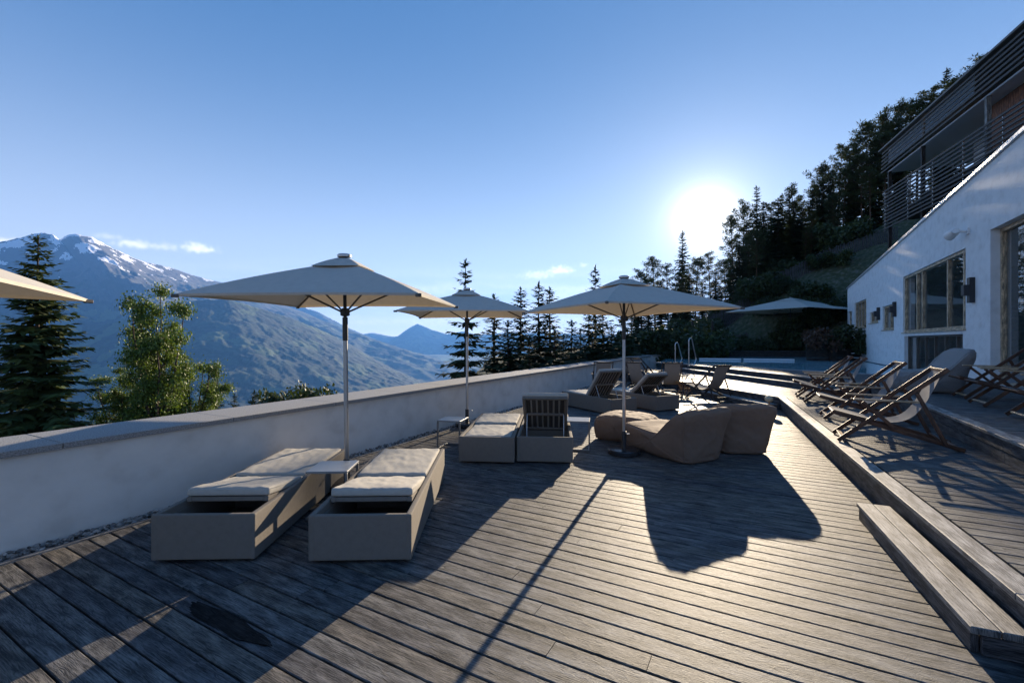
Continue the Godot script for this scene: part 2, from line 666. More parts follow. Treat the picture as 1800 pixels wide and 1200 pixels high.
func put(mb: MB, called: String, m: Material, parent: Node3D = null) -> MeshInstance3D:
	return put_mesh(mb.mesh(), called, m, parent)

func put_mesh(me: Mesh, called: String, m: Material, parent: Node3D = null) -> MeshInstance3D:
	var o := MeshInstance3D.new()
	o.mesh = me
	o.material_override = m
	if parent == null:
		o.name = numbered(called)
		add_child(o)
	else:
		o.name = called
		parent.add_child(o, true)
	return o

func tag(o: Node, label: String, category: String, group := "") -> Node:
	o.set_meta("label", label)
	o.set_meta("category", category)
	if group: o.set_meta("group", group)
	return o

func thing(called: String, label: String, category: String, at := Vector3.ZERO, turn := 0.0, group := "") -> Node3D:
	var o := Node3D.new()
	o.name = numbered(called)
	add_child(o)
	o.position = at
	o.rotation.y = turn
	tag(o, label, category, group)
	return o

func structure(o: Node) -> Node:
	o.set_meta("kind", "structure")
	return o

func stuff(o: Node) -> Node:
	o.set_meta("kind", "stuff")
	return o

func copy(o: Node3D, called: String, label: String, at: Vector3, turn: float, group := "") -> Node3D:
	var c: Node3D = o.duplicate()
	c.name = numbered(called)
	add_child(c)
	c.position = at
	c.rotation = Vector3(0, turn, 0)
	c.set_meta("label", label)
	if group: c.set_meta("group", group)
	return c

func yaw(fx: float, fd: float) -> float:
	return atan2(fd, fx)      # turns local +x to the plan direction (fx, fd)


# ------------------------------------------------------------------ land
func build_land() -> void:
	# one sheet from under the terrace down the mountainside to the valley floor and on to the horizon
	var n := FastNoiseLite.new()
	n.seed = 101
	n.frequency = 0.0009
	n.fractal_octaves = 5
	var mb := MB.new()
	mb.colored = true
	var rings := [0.0, 12.0, 30.0, 45.0]
	while rings[-1] < 17000.0: rings.append(rings[-1] * 1.06)
	var seg := 160
	var pts := []
	var cols := []
	for r in rings:
		var row := PackedVector3Array()
		var crow := PackedColorArray()
		for k in seg:
			var a := TAU * k / seg
			var x: float = sin(a) * r
			var d: float = cos(a) * r
			row.append(W(x, land_height(x, d, n), d))
			var q := n.get_noise_2d(x * 2.2 + 500.0, d * 2.2)
			var q2 := n.get_noise_2d(x * 0.7, d * 0.7 + 900.0)
			var c := Color(0.035, 0.055, 0.025)
			if r > 3500.0:
				if q > 0.02: c = Color(0.15, 0.22, 0.075)
				elif q2 > 0.15: c = Color(0.20, 0.21, 0.12)
				else: c = Color(0.09, 0.13, 0.055)
			crow.append(c)
		pts.append(row)
		cols.append(crow)
	for i in rings.size() - 1:
		for k in seg:
			var k2 := (k + 1) % seg
			mb.col = cols[i][k]
			mb.face([pts[i][k], pts[i][k2], pts[i + 1][k2], pts[i + 1][k]] if i > 0 else [pts[0][0], pts[1][k2], pts[1][k]], pts[i][k] + Vector3.DOWN * 1e6)
	structure(put(mb, "ground", M.land))
	# houses and barns of the valley town
	var r2 := RandomNumberGenerator.new()
	r2.seed = 77
	var wall := mat(0.62, 0.60, 0.56, 0.9)
	var roof := mat(0.22, 0.15, 0.12, 0.9)
	for k in 46:
		var px := r2.randf_range(655.0, 775.0)
		var py := r2.randf_range(628.0, 662.0)
		if k < 12:
			px = r2.randf_range(690.0, 740.0); py = r2.randf_range(652.0, 664.0)
		var d := clampf(640.0 * 790.0 / (py - 600.0), 7600.0, 12500.0)
		var x := (px - 900.0) / 790.0 * d
		var y := land_height(x, d, n)
		var sz := Vector3(r2.randf_range(20, 60), r2.randf_range(9, 16), r2.randf_range(16, 30))
		var t := thing("valley_house", "tiny pale house of the hazy town on the valley floor", "house", W(x, y, d), r2.randf() * PI, "houses of the valley town")
		var b := MB.new()
		b.box(Transform3D(Basis(), Vector3(0, sz.y * 0.5, 0)), sz)
		put(b, "wall", wall, t)
		var g := MB.new()
		var h := sz * 0.5
		var A := Vector3(-h.x, sz.y, -h.z); var B := Vector3(h.x, sz.y, -h.z); var C := Vector3(h.x, sz.y, h.z); var D := Vector3(-h.x, sz.y, h.z)
		var E := Vector3(-h.x, sz.y + 7, 0); var F := Vector3(h.x, sz.y + 7, 0)
		var inn := Vector3(0, sz.y, 0)
		g.face([A, B, F, E], inn); g.face([D, C, F, E], inn); g.face([A, D, E], inn); g.face([B, C, F], inn)
		put(g, "roof", roof, t)
	# wooded hillside rising on the right behind pool and house
	var hn := FastNoiseLite.new()
	hn.seed = 55
	hn.frequency = 0.07
	hn.fractal_octaves = 4
	var hb := MB.new()
	var g2 := []
	for i in 70:
		var row := PackedVector3Array()
		for j in 110:
			var x := -8.0 + 128.0 * j / 109.0
			var d0 := 31.3 - clampf((x - 23.5) * 0.9, 0.0, 20.0)
			var d := d0 + (170.0 - d0) * pow(maxf(i - 1, 0) / 68.0, 1.9)
			var y := hill(x, d) + hn.get_noise_2d(x, d) * 1.3 * clampf((d - 31.5) / 3.0, 0.0, 1.0)
			if i == 0: y = -3.0
			row.append(W(x, y, d))
		g2.append(row)
	hb.grid(g2, false, Vector3(50, -1e5, -80))
	structure(put(hb, "hillside", M.hillside))

func ridge(x: float) -> float:
	var k := [[-40.0, -22.0], [5.0, -1.6], [9.0, 0.0], [13.0, 0.9], [19.3, 3.4], [22.3, 6.0], [30.6, 11.0], [45.0, 19.0], [90.0, 36.0]]
	for i in k.size() - 1:
		if x < k[i + 1][0]: return lerpf(k[i][1], k[i + 1][1], (x - k[i][0]) / (k[i + 1][0] - k[i][0]))
	return 36.0

func hill(x: float, d: float) -> float:
	# foot just behind the pool, a bank up to the paling fence, level ground in the wood behind it
	if d > 40.0: return ridge(x * 40.0 / d)
	var top := ridge(x)
	return lerpf(minf(top, maxf(0.2, top - 3.6)), top, smoothstep(31.0, 40.0, d))

func land_height(x: float, d: float, n: FastNoiseLite) -> float:
	var r := sqrt(x * x + d * d)
	var h := -5.0 - maxf(0.0, r - 20.0) * 0.34
	if r > 25.0: h += n.get_noise_2d(x * 4.0, d * 4.0) * minf(r * 0.05, 40.0)
	return maxf(h, -700.0 + 330.0 * smoothstep(8000.0, 13500.0, d) + n.get_noise_2d(x * 0.6, d * 0.6) * 18.0)


func build_mountains() -> void:
	# each range: crest points (where seen from the terrace, how far), the direction its flank runs down, flank length, colours
	range_of("mountain_massif", [[-420, 520, 5200], [-200, 470, 5600], [-60, 440, 6000], [0, 425, 6200], [40, 416, 6400], [73, 408, 6500], [92, 412, 6500], [104, 421, 6500], [118, 413, 6500], [132, 410, 6550], [160, 416, 6700], [200, 437, 7000], [240, 455, 7300], [268, 463, 7600], [300, 470, 7900], [340, 484, 8300], [400, 499, 8800], [470, 525, 9400], [540, 551, 10000], [600, 578, 10600], [650, 606, 11200], [690, 632, 11800], [720, 660, 12200]],
		Vector2(0.80, -0.42), 4400.0, 330, 170, 0, 0.28)
	range_of("mountain_spur", [[60, 610, 4300], [160, 580, 4500], [240, 553, 4700], [330, 528, 5000], [400, 525, 5300], [460, 543, 5600], [520, 562, 5900], [570, 582, 6200], [620, 607, 6500], [660, 632, 6700], [700, 656, 6900], [735, 685, 7000]],
		Vector2(0.62, -0.70), 2600.0, 300, 170, 1, 0.13)
	range_of("mountain_ridge", [[330, 480, 12500], [420, 512, 12500], [500, 528, 12800], [560, 548, 13000], [610, 575, 13200], [650, 592, 13500], [690, 616, 13800], [730, 645, 14000]],
		Vector2(0.7, -0.6), 2400.0, 130, 70, 2, 0.3)
	range_of("mountain_pyramid", [[640, 632, 14600], [672, 610, 14800], [700, 590, 15000], [718, 577, 15000], [733, 569, 15000], [742, 572, 15000], [758, 579, 15000], [785, 587, 15000], [815, 582, 15200], [850, 592, 15200], [900, 586, 15500], [980, 596, 15500], [1060, 590, 15500], [1180, 584, 15500]],
		Vector2(0.25, -1.0), 2000.0, 120, 50, 2, 0.25)
	range_of("mountain_distance", [[560, 600, 16500], [620, 588, 16500], [655, 583, 16500], [690, 590, 16500], [740, 584, 16500], [800, 590, 16500], [900, 582, 16500], [1100, 586, 16500]],
		Vector2(0.0, -1.0), 3000.0, 60, 20, 2, 0.3)

func range_of(called: String, crest: Array, down: Vector2, reach: float, cols: int, rows: int, kind: int, rough: float) -> void:
	var n := FastNoiseLite.new()
	n.seed = called.hash() % 10000
	n.frequency = 0.0011
	n.fractal_octaves = 5
	n.fractal_type = FastNoiseLite.FRACTAL_RIDGED
	var f := FastNoiseLite.new()
	f.seed = 9
	f.frequency = 0.004
	f.fractal_octaves = 4
	down = down.normalized()
	var line := []
	for c in crest:
		var d: float = c[2]
		line.append(Vector3((c[0] - 900.0) / 790.0 * d, 1.65 + (600.0 - c[1]) / 790.0 * d, d))
	var g := []
	for i in rows + 1:
		g.append(PackedVector3Array())
	for j in cols + 1:
		var s := float(j) / cols * (line.size() - 1)
		var k := mini(int(s), line.size() - 2)
		var p: Vector3 = line[k].lerp(line[k + 1], s - k)
		for i in rows + 1:
			var t := float(i) / rows
			var q := p
			var run := reach * (t * 1.35 - 0.35)   # a little of the far side too, so that the crest has a back
			q.x += down.x * run
			q.z += down.y * run
			var foot := -430.0 if called in ["mountain_pyramid", "mountain_ridge"] else -760.0
			if run >= 0.0:
				var u := run / reach
				q.y = lerpf(p.y, foot, pow(u, 0.92))
				var e := n.get_noise_2d(q.x, q.z)
				q.y += (e - 0.1) * rough * 620.0 * u * (1.0 - u) * 2.6 * clampf((p.y - foot) / 1600.0, 0.2, 1.0)
				q.y += f.get_noise_2d(q.x, q.z) * 18.0 * minf(u * 8.0, 1.0)
				q.y += f.get_noise_2d(q.x * 3.0, q.z * 3.0) * 8.0 + f.get_noise_2d(q.x * 11.0, q.z * 11.0) * 5.0
			else:
				q.y = p.y + run * 0.9 + f.get_noise_2d(q.x * 3.0, q.z * 3.0) * 14.0
			g[i].append(W(q.x, q.y, q.z))
	var mb := MB.new()
	mb.grid(g, false, Vector3(0, -1e6, 0))
	var cn := FastNoiseLite.new()
	cn.seed = 12
	cn.frequency = 0.0016
	cn.fractal_octaves = 5
	var sn := FastNoiseLite.new()
	sn.seed = 21
	sn.frequency = 0.0035
	sn.fractal_octaves = 5
	for i in mb.v.size() / 3:
		var p := (mb.v[i * 3] + mb.v[i * 3 + 1] + mb.v[i * 3 + 2]) / 3.0
		var steep := mb.n[i * 3].y
		var a := cn.get_noise_2d(p.x, p.z)
		var b := sn.get_noise_3d(p.x, p.y * 0.7, p.z)
		var c := Color(0.020, 0.034, 0.018)                      # spruce forest
		if b > 0.12: c = Color(0.034, 0.052, 0.024)
		if a > 0.26 and p.y < 500.0: c = Color(0.075, 0.105, 0.04)  # clearings and pastures
		if kind == 0 or kind == 2:
			if p.y > 560.0 + a * 500.0: c = Color(0.065, 0.066, 0.055) if b < 0.1 else Color(0.05, 0.056, 0.042)   # alpine turf and scree
			if p.y > 980.0 + b * 330.0: c = Color(0.095, 0.092, 0.088)
			if p.y > 820.0 and b * 1.5 + (p.y - 1330.0) / 720.0 + (steep - 0.75) * 0.8 > 0.16: c = Color(0.80, 0.81, 0.84)   # snow left in the gullies
		for k in 3: mb.c.append(c)
	structure(put(mb, called, M.land))


# ------------------------------------------------------------------ terrace
func plan(s: float, q: float) -> Vector2:
	return U2 * s + V2 * q

# where the board line at distance s along the axis meets the line X = a + m d
func meet(s: float, a: float, m: float) -> float:
	var p := U2 * s
	return (a + m * p.y - p.x) / (V2.x - m * V2.y)

func plank(parent: Node3D, s0: float, s1: float, qa0: float, qa1: float, qb0: float, qb1: float, top: float, thick: float, m: Material, called := "plank", into: MB = null, yo := 0.0) -> void:
	# board between s0 and s1; its ends may be cut askew: (qa0, qa1) at the start, (qb0, qb1) at the end
	var b := 0.004
	var mb := into if into != null else MB.new()
	var uo := Vector2(rng.randf(), rng.randf())
	top += yo
	var mid2 := plan((s0 + s1) * 0.5, (qa0 + qb0) * 0.5)
	var inner := W(mid2.x, top - thick * 0.5, mid2.y)
	var P := func(s: float, q: float, y: float) -> Vector3:
		var p := plan(s, q)
		return W(p.x, y, p.y)
	var T := func(s: float, q: float) -> Vector2:
		return Vector2(q * 0.4, (s - s0) * 1.72) + uo
	var a0: Vector3 = P.call(s0 + b, qa0, top); var a1: Vector3 = P.call(s1 - b, qa1, top)
	var b0: Vector3 = P.call(s0 + b, qb0, top); var b1: Vector3 = P.call(s1 - b, qb1, top)
	var c0: Vector3 = P.call(s0, qa0, top - b); var c1: Vector3 = P.call(s1, qa1, top - b)
	var d0: Vector3 = P.call(s0, qb0, top - b); var d1: Vector3 = P.call(s1, qb1, top - b)
	var e0: Vector3 = P.call(s0, qa0, top - thick); var e1: Vector3 = P.call(s1, qa1, top - thick)
	var f0: Vector3 = P.call(s0, qb0, top - thick); var f1: Vector3 = P.call(s1, qb1, top - thick)
	var ta0: Vector2 = T.call(s0, qa0); var ta1: Vector2 = T.call(s1, qa1); var tb0: Vector2 = T.call(s0, qb0); var tb1: Vector2 = T.call(s1, qb1)
	var dv := Vector2(0, 0.05)
	mb.face([a0, b0, b1, a1], inner, [ta0, tb0, tb1, ta1])
	mb.face([a0, b0, d0, c0], inner, [ta0, tb0, tb0 - dv * 0.2, ta0 - dv * 0.2])
	mb.face([a1, b1, d1, c1], inner, [ta1, tb1, tb1 + dv * 0.2, ta1 + dv * 0.2])
	mb.face([c0, d0, f0, e0], inner, [ta0, tb0, tb0 - dv, ta0 - dv])
	mb.face([c1, d1, f1, e1], inner, [ta1, tb1, tb1 + dv, ta1 + dv])
	mb.face([a0, a1, c1, c0], inner, [ta0, ta1, ta1, ta0])
	mb.face([b0, b1, d1, d0], inner, [tb0, tb1, tb1, tb0])
	mb.face([c0, c1, e1, e0], inner, [ta0, ta1, ta1 + dv, ta0 + dv])
	mb.face([d0, d1, f1, f0], inner, [tb0, tb1, tb1 + dv, tb0 + dv])
	if into == null: put(mb, called, m, parent)

const PAR_A := -5.80   # inner face of the parapet: X = PAR_A + PAR_M d
const PAR_M := 0.515
const K1A := 1.644     # edge of the middle deck
const K1M := 0.444
const K2A := 2.64      # edge of the upper deck
const K2M := 0.56
const PITCH := 0.145

func build_terrace() -> void:
	# ---- main deck
	var deck := Node3D.new()
	deck.name = "deck"
	add_child(deck)
	structure(deck)
	var far_mb := MB.new()
	var gap := 0.011
	var count := 0
	var s := -2.2
	var edge_a := PAR_A + 0.30 * sqrt(1.0 + PAR_M * PAR_M)
	while s < 27.5:
		var s1 := s + PITCH - gap
		var q0 := meet(s, edge_a, PAR_M)
		var q0b := meet(s1, edge_a, PAR_M)
		var q1 := minf(meet(s, K1A + 0.12, K1M), meet(s, 6.6 + 0.17 * 10.9, -0.17))
		var near := s < 13.5
		# boards are laid in lengths, butt joints staggered
		var cuts := [q0]
		var q := q0 + rng.randf_range(1.4, 4.6)
		while q < q1 - 0.9:
			cuts.append(q)
			q += rng.randf_range(3.6, 4.8)
		cuts.append(q1)
		for k in cuts.size() - 1:
			var e := 0.0015
			var qa: float = cuts[k] + (e if k > 0 else 0.0)
			var qb: float = cuts[k + 1] - (e if k < cuts.size() - 2 else 0.0)
			var qa1 := qa if k > 0 else q0b
			var mid := plan(s, (qa + qb) * 0.5)
			var yo := rng.randf_range(-0.0018, 0.0018)
			if near and count < 292 and plan(s, minf(qb, 0.0 if mid.y < 0.5 else qb)).y > -1.2:
				plank(deck, s, s1, qa, qa1, qb, qb, 0.0, 0.03, M["plank%d" % (rng.randi() % 4)], "plank", null, yo)
				count += 1
			else:
				plank(null, s, s1, qa, qa1, qb, qb, 0.0, 0.03, null, "", far_mb, yo)
		s += PITCH
	stuff(put(far_mb, "far_planks", M.plank1, deck))
	var sub := MB.new()
	var sp := [plan(-3.5, -9.0), plan(-3.5, 12.0), plan(40.0, 12.0), plan(40.0, -9.0)]
	var under := []
	for p in sp: under.append(W(p.x, -0.062, p.y))
	sub.face(under, Vector3(0, -50, 0))
	put(sub, "subfloor", M.under, deck)
	# pale edge board along the gravel
	var eb := MB.new()
	var ea := W(PAR_A + 0.272 * 1.125 + PAR_M * -1.5, -0.012, -1.5)
	var ez := W(PAR_A + 0.272 * 1.125 + PAR_M * 27.0, -0.012, 27.0)
	eb.bar(ea, ez, 0.042, 0.05, Vector3.UP, 0.004)
	put(eb, "edge_board", M.pale_wood, deck)

	# ---- gravel
	var gb := MB.new()
	var nrm := Vector2(1.0, -PAR_M).normalized()
	var dirp := Vector2(PAR_M, 1.0).normalized()
	var o0 := Vector2(PAR_A, 0.0)
	var g4 := []
	for e in [[-2.0, 0.0], [31.0, 0.0], [31.0, 0.26], [-2.0, 0.26]]:
		var p: Vector2 = o0 + dirp * e[0] + nrm * e[1]
		g4.append(W(p.x, -0.05, p.y))
	gb.face(g4, Vector3(0, -50, 0))
	structure(put(gb, "gravel_bed", M.under))
	var st := SphereMesh.new()
	st.radius = 0.5; st.height = 1.0; st.radial_segments = 8; st.rings = 4
	var mm := MultiMesh.new()
	mm.transform_format = MultiMesh.TRANSFORM_3D
	mm.use_colors = true
	mm.mesh = st
	mm.instance_count = 9000
	for k in 9000:
		var along := -1.0 + 28.0 * pow(rng.randf(), 1.5)
		var p := o0 + dirp * along + nrm * rng.randf_range(0.015, 0.235)
		var sz := rng.randf_range(0.018, 0.044)
		var bs := Basis.from_euler(Vector3(rng.randf() * 0.8, rng.randf() * TAU, rng.randf() * 0.8)) * Basis.from_scale(Vector3(sz * 1.3, sz * 0.62, sz))
		mm.set_instance_transform(k, Transform3D(bs, W(p.x, -0.040 + rng.randf() * 0.036, p.y)))
		var v := rng.randf_range(0.08, 0.46)
		mm.set_instance_color(k, Color(v * 1.03, v, v * 0.95))
	var mi := MultiMeshInstance3D.new()
	mi.name = "gravel"
	mi.multimesh = mm
	mi.material_override = M.pebble
	add_child(mi)
	tag(mi, "grey river pebbles in the strip below the parapet wall", "gravel")
	stuff(mi)

	# ---- parapet wall with granite coping
	var pw := thing("parapet_wall", "long rendered parapet wall with granite coping along the left of the deck", "wall")
	var wb := MB.new()
	var far_d := 28.0
	var a2 := Vector2(PAR_A - PAR_M * 2.5, -2.5)
	var z2 := Vector2(PAR_A + PAR_M * far_d, far_d)
	var turn2 := z2 + Vector2(2.1, 1.6)
	wall_run(wb, a2, z2, 0.72, -1.2, 0.745)
	wall_run(wb, z2 + Vector2(0.002, 0.003), turn2, 0.5, -1.2, 0.743)
	put(wb, "wall", M.parapet, pw)
	var lens := (z2 - a2).length()
	var at := 0.0
	while at < lens - 0.05:
		var step := minf(1.42, lens - at)
		var sb := MB.new()
		var c := a2 + dirp * (at + step * 0.5) - nrm * (0.36 - 0.03)
		sb.box(Transform3D(Basis(Vector3(dirp.x, 0, -dirp.y), Vector3.UP, Vector3(dirp.x, 0, -dirp.y).cross(Vector3.UP)), W(c.x, 0.772 + rng.randf_range(-0.001, 0.001), c.y)), Vector3(step - 0.005, 0.05, 0.80), 0.004)
		put(sb, "coping_slab", M.granite, pw)
		at += step
	var d3 := (turn2 - z2).normalized()
	for k in 3:
		var sb := MB.new()
		var L := (turn2 - z2).length() / 3.0
		var c := z2 + d3 * (L * (k + 0.5) + 0.25) + Vector2(-d3.y, d3.x) * 0.2
		sb.box(Transform3D(Basis(Vector3(d3.x, 0, -d3.y), Vector3.UP, Vector3(d3.x, 0, -d3.y).cross(Vector3.UP)), W(c.x, 0.771, c.y)), Vector3(L - 0.006, 0.05, 0.6), 0.004)
		put(sb, "coping_slab", M.granite, pw)

	# ---- middle deck (one step up) and upper deck
	var l1 := Node3D.new()
	l1.name = "middle_deck"
	add_child(l1)
	structure(l1)
	var l2 := Node3D.new()
	l2.name = "upper_deck"
	add_child(l2)
	structure(l2)
	var m1 := MB.new()
	var m2 := MB.new()
	var c1 := 0
	var c2 := 0
	var BA := 6.48 + 0.17 * 10.9
	var EA := 8.88 + 0.092 * 11.2
	s = 0.4
	while s < 27.0:
		var s1 := s + PITCH - gap
		for lv in 2:
			var qa: float; var qa1: float; var qb: float; var qb1: float
			if lv == 0:
				qa = minf(meet(s, K1A + 0.17, K1M), meet(s, BA + 0.15, -0.17)); qa1 = minf(meet(s1, K1A + 0.17, K1M), meet(s1, BA + 0.15, -0.17))
				qb = minf(meet(s, K2A + 0.1, K2M), meet(s, EA + 0.1, -0.092)); qb1 = qb
			else:
				qa = minf(meet(s, K2A + 0.15, K2M), meet(s, EA + 0.12, -0.092)); qa1 = minf(meet(s1, K2A + 0.15, K2M), meet(s1, EA + 0.12, -0.092))
				qb = minf(meet(s, HOUSE_A, HOUSE_M), meet(s, 18.9, -0.5136)); qb1 = minf(meet(s1, HOUSE_A, HOUSE_M), meet(s1, 18.9, -0.5136))
			if qb - qa < 0.15: continue
			var p := plan(s, qa)
			if p.y > 25.0: continue
			var cut := lerpf(qa, qb, rng.randf_range(0.3, 0.7)) if qb - qa > 2.2 else qb
			var ends := [[qa, qa1, cut - 0.0015, cut - 0.0015], [cut + 0.0015, cut + 0.0015, qb, qb1]] if cut < qb else [[qa, qa1, qb, qb1]]
			for e in ends:
				var yo := rng.randf_range(-0.0015, 0.0015)
				var single := s < 15.5
				if lv == 0:
					if single and c1 < 200: plank(l1, s, s1, e[0], e[1], e[2], e[3], 0.30, 0.03, M["plank%d" % (rng.randi() % 4)], "plank", null, yo); c1 += 1
					else: plank(null, s, s1, e[0], e[1], e[2], e[3], 0.30, 0.03, null, "", m1, yo)
				else:
					if single and c2 < 200: plank(l2, s, s1, e[0], e[1], e[2], e[3], 0.60, 0.03, M["plank%d" % (rng.randi() % 4)], "plank", null, yo); c2 += 1
					else: plank(null, s, s1, e[0], e[1], e[2], e[3], 0.60, 0.03, null, "", m2, yo)
		s += PITCH
	if m1.v.size(): stuff(put(m1, "far_planks", M.plank1, l1))
	if m2.v.size(): stuff(put(m2, "far_planks", M.plank1, l2))
	# solid ground below both decks
	var u1 := MB.new()
	var poly1 := [Vector2(6.48 + 0.16, 10.9), Vector2(6.48 + 0.16 - 0.17 * 12.0, 22.9), Vector2(8.1, 22.9), Vector2(9.35, 11.3), Vector2(2.48, -1.0), Vector2(K1A + 0.18 - K1M, -1.0)]
	prism(u1, poly1, -0.06, 0.255)
	put(u1, "subfloor", M.under, l1)
	var u2 := MB.new()
	var poly2 := [Vector2(8.88 + 0.16, 11.2), Vector2(8.88 + 0.16 - 0.092 * 10.5, 21.3), Vector2(12.3, 12.6), Vector2(11.6, 11.0), Vector2(9.0, -1.0), Vector2(K2A + 0.18 - K2M, -1.0)]
	prism(u2, poly2, 0.257, 0.555)
	put(u2, "subfloor", M.under, l2)
	# timber edges: nosing board on top, boards on the riser
	for e in [[l1, K1A, K1M, -0.6, 10.9, 0.0, 0.30], [l2, K2A, K2M, -0.6, 11.2, 0.30, 0.60]]:
		edge(e[0], Vector2(e[1] + e[2] * e[3], e[3]), Vector2(e[1] + e[2] * e[4], e[4]), e[5], e[6])
	edge(l1, Vector2(6.48, 10.9), Vector2(6.48 - 0.17 * 12.0, 22.9), 0.0, 0.30)
	edge(l2, Vector2(8.88, 11.2), Vector2(8.88 - 0.092 * 10.6, 21.8), 0.30, 0.60)
	# steps in front of the far edges
	for e in [["deck_step", Vector2(6.10, 10.75), Vector2(5.72, 13.6), 0.0, "long low plank step leading to the middle deck behind the bean bags", 0.30], ["deck_step", Vector2(8.40, 11.9), Vector2(7.55, 20.5), 0.30, "narrow plank step running below the edge of the pool deck", 0.30]]:
		step_block(e[1], e[2], e[5], e[3], e[4])
	step_block(Vector2(2.42, 2.37), Vector2(3.22, 4.20), 0.25, 0.0, "two-board timber step against the middle deck in the right foreground")
	# wet stain on the foreground boards
	var sb2 := [[plan(1.492, -2.761), 0.40, 0.060]]
	for q in sb2:
		var wm := MB.new()
		var ring := []
		var ruv := []
		for k in 90:
			var a := TAU * k / 90.0
			var rr := 1.0 + 0.10 * sin(a * 3.0 + 1.0) + 0.05 * sin(a * 11.0) + rng.randf_range(-0.05, 0.05)
			var p: Vector2 = q[0] + V2 * cos(a) * q[1] * rr + U2 * sin(a) * q[2] * (1.0 + 0.1 * sin(a * 5.0))
			ring.append(W(p.x, 0.0035, p.y))
			ruv.append(Vector2(p.dot(V2) * 0.4, p.dot(U2) * 1.72))
		wm.face(ring, Vector3(0, -50, 0), ruv)
		put(wm, "wet_stain", M.wet, deck)

func prism(mb: MB, poly: Array, y0: float, y1: float) -> void:
	var mid := Vector2.ZERO
	for p in poly: mid += p
	mid /= poly.size()
	var inner := W(mid.x, (y0 + y1) * 0.5, mid.y)
	var top := []
	for p in poly: top.append(W(p.x, y1, p.y))
	mb.face(top, inner + Vector3.DOWN * 1000.0)
	for k in poly.size():
		var a: Vector2 = poly[k]
		var b: Vector2 = poly[(k + 1) % poly.size()]
		mb.face([W(a.x, y0, a.y), W(b.x, y0, b.y), W(b.x, y1, b.y), W(a.x, y1, a.y)], inner)

func wall_run(mb: MB, a: Vector2, b: Vector2, thick: float, y0: float, y1: float) -> void:
	var dir := (b - a).normalized()
	var out := Vector2(-dir.y, dir.x)      # away from the deck
	var c := (a + b) * 0.5 + out * thick * 0.5
	var x := Vector3(dir.x, 0, -dir.y)
	mb.box(Transform3D(Basis(x, Vector3.UP, x.cross(Vector3.UP)), W(c.x, (y0 + y1) * 0.5, c.y)), Vector3(a.distance_to(b), y1 - y0, thick))

func edge(parent: Node3D, a: Vector2, b: Vector2, y0: float, y1: float) -> void:
	var dir := (b - a).normalized()
	var right := Vector2(dir.y, -dir.x)    # into the deck
	var L := a.distance_to(b)
	var at := 0.0
	while at < L - 0.05:
		var step := minf(rng.randf_range(2.6, 3.8), L - at)
		if L - at - step < 0.6: step = L - at
		var p0 := a + dir * (at + 0.002)
		var p1 := a + dir * (at + step - 0.002)
		var uo := Vector2(rng.randf(), rng.randf())
		var nb := MB.new()
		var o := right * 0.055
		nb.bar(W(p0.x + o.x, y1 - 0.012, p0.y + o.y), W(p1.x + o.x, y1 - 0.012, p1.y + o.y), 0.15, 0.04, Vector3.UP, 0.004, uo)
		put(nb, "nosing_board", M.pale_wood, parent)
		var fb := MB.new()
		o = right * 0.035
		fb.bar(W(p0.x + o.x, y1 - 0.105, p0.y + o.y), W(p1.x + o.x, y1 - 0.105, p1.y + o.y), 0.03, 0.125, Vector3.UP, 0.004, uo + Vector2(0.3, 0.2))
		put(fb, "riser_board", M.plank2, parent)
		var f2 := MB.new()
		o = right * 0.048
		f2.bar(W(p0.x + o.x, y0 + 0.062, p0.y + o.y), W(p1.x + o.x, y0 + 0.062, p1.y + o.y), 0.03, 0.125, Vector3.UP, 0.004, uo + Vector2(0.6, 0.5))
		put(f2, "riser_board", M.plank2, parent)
		at += step

func step_block(a: Vector2, b: Vector2, width: float, y0: float, label: String) -> void:
	var dir := (b - a).normalized()
	var right := Vector2(dir.y, -dir.x)
	var t := thing("deck_step", label, "step")
	var w1 := (width - 0.006) * 0.5
	for k in 2:
		var mb := MB.new()
		var o := right * (w1 * 0.5 + k * (w1 + 0.006))
		mb.bar(W(a.x + o.x, y0 + 0.13, a.y + o.y), W(b.x + o.x, y0 + 0.13, b.y + o.y), w1, 0.04, Vector3.UP, 0.005, Vector2(rng.randf(), rng.randf()))
		put(mb, "tread_board", M.pale_wood, t)
	var fb := MB.new()
	var i := dir * 0.03
	var o2 := right * 0.028
	fb.bar(W(a.x + o2.x + i.x, y0 + 0.055, a.y + o2.y + i.y), W(b.x + o2.x - i.x, y0 + 0.055, b.y + o2.y - i.y), 0.035, 0.106, Vector3.UP, 0.003, Vector2(0.4, 0.7))
	put(fb, "riser_board", M.plank2, t)
	for k in 2:
		var eb := MB.new()
		var p := a + dir * 0.025 if k == 0 else b - dir * 0.025
		var q0 := p + right * 0.05
		var q1 := p + right * (width - 0.01)
		eb.bar(W(q0.x, y0 + 0.055, q0.y), W(q1.x, y0 + 0.055, q1.y), 0.03, 0.106, Vector3.UP, 0.003, Vector2(0.1, 0.9))
		put(eb, "end_board", M.plank2, t)


# ------------------------------------------------------------------ pool
const HOUSE_A := 5.46
const HOUSE_M := 0.565

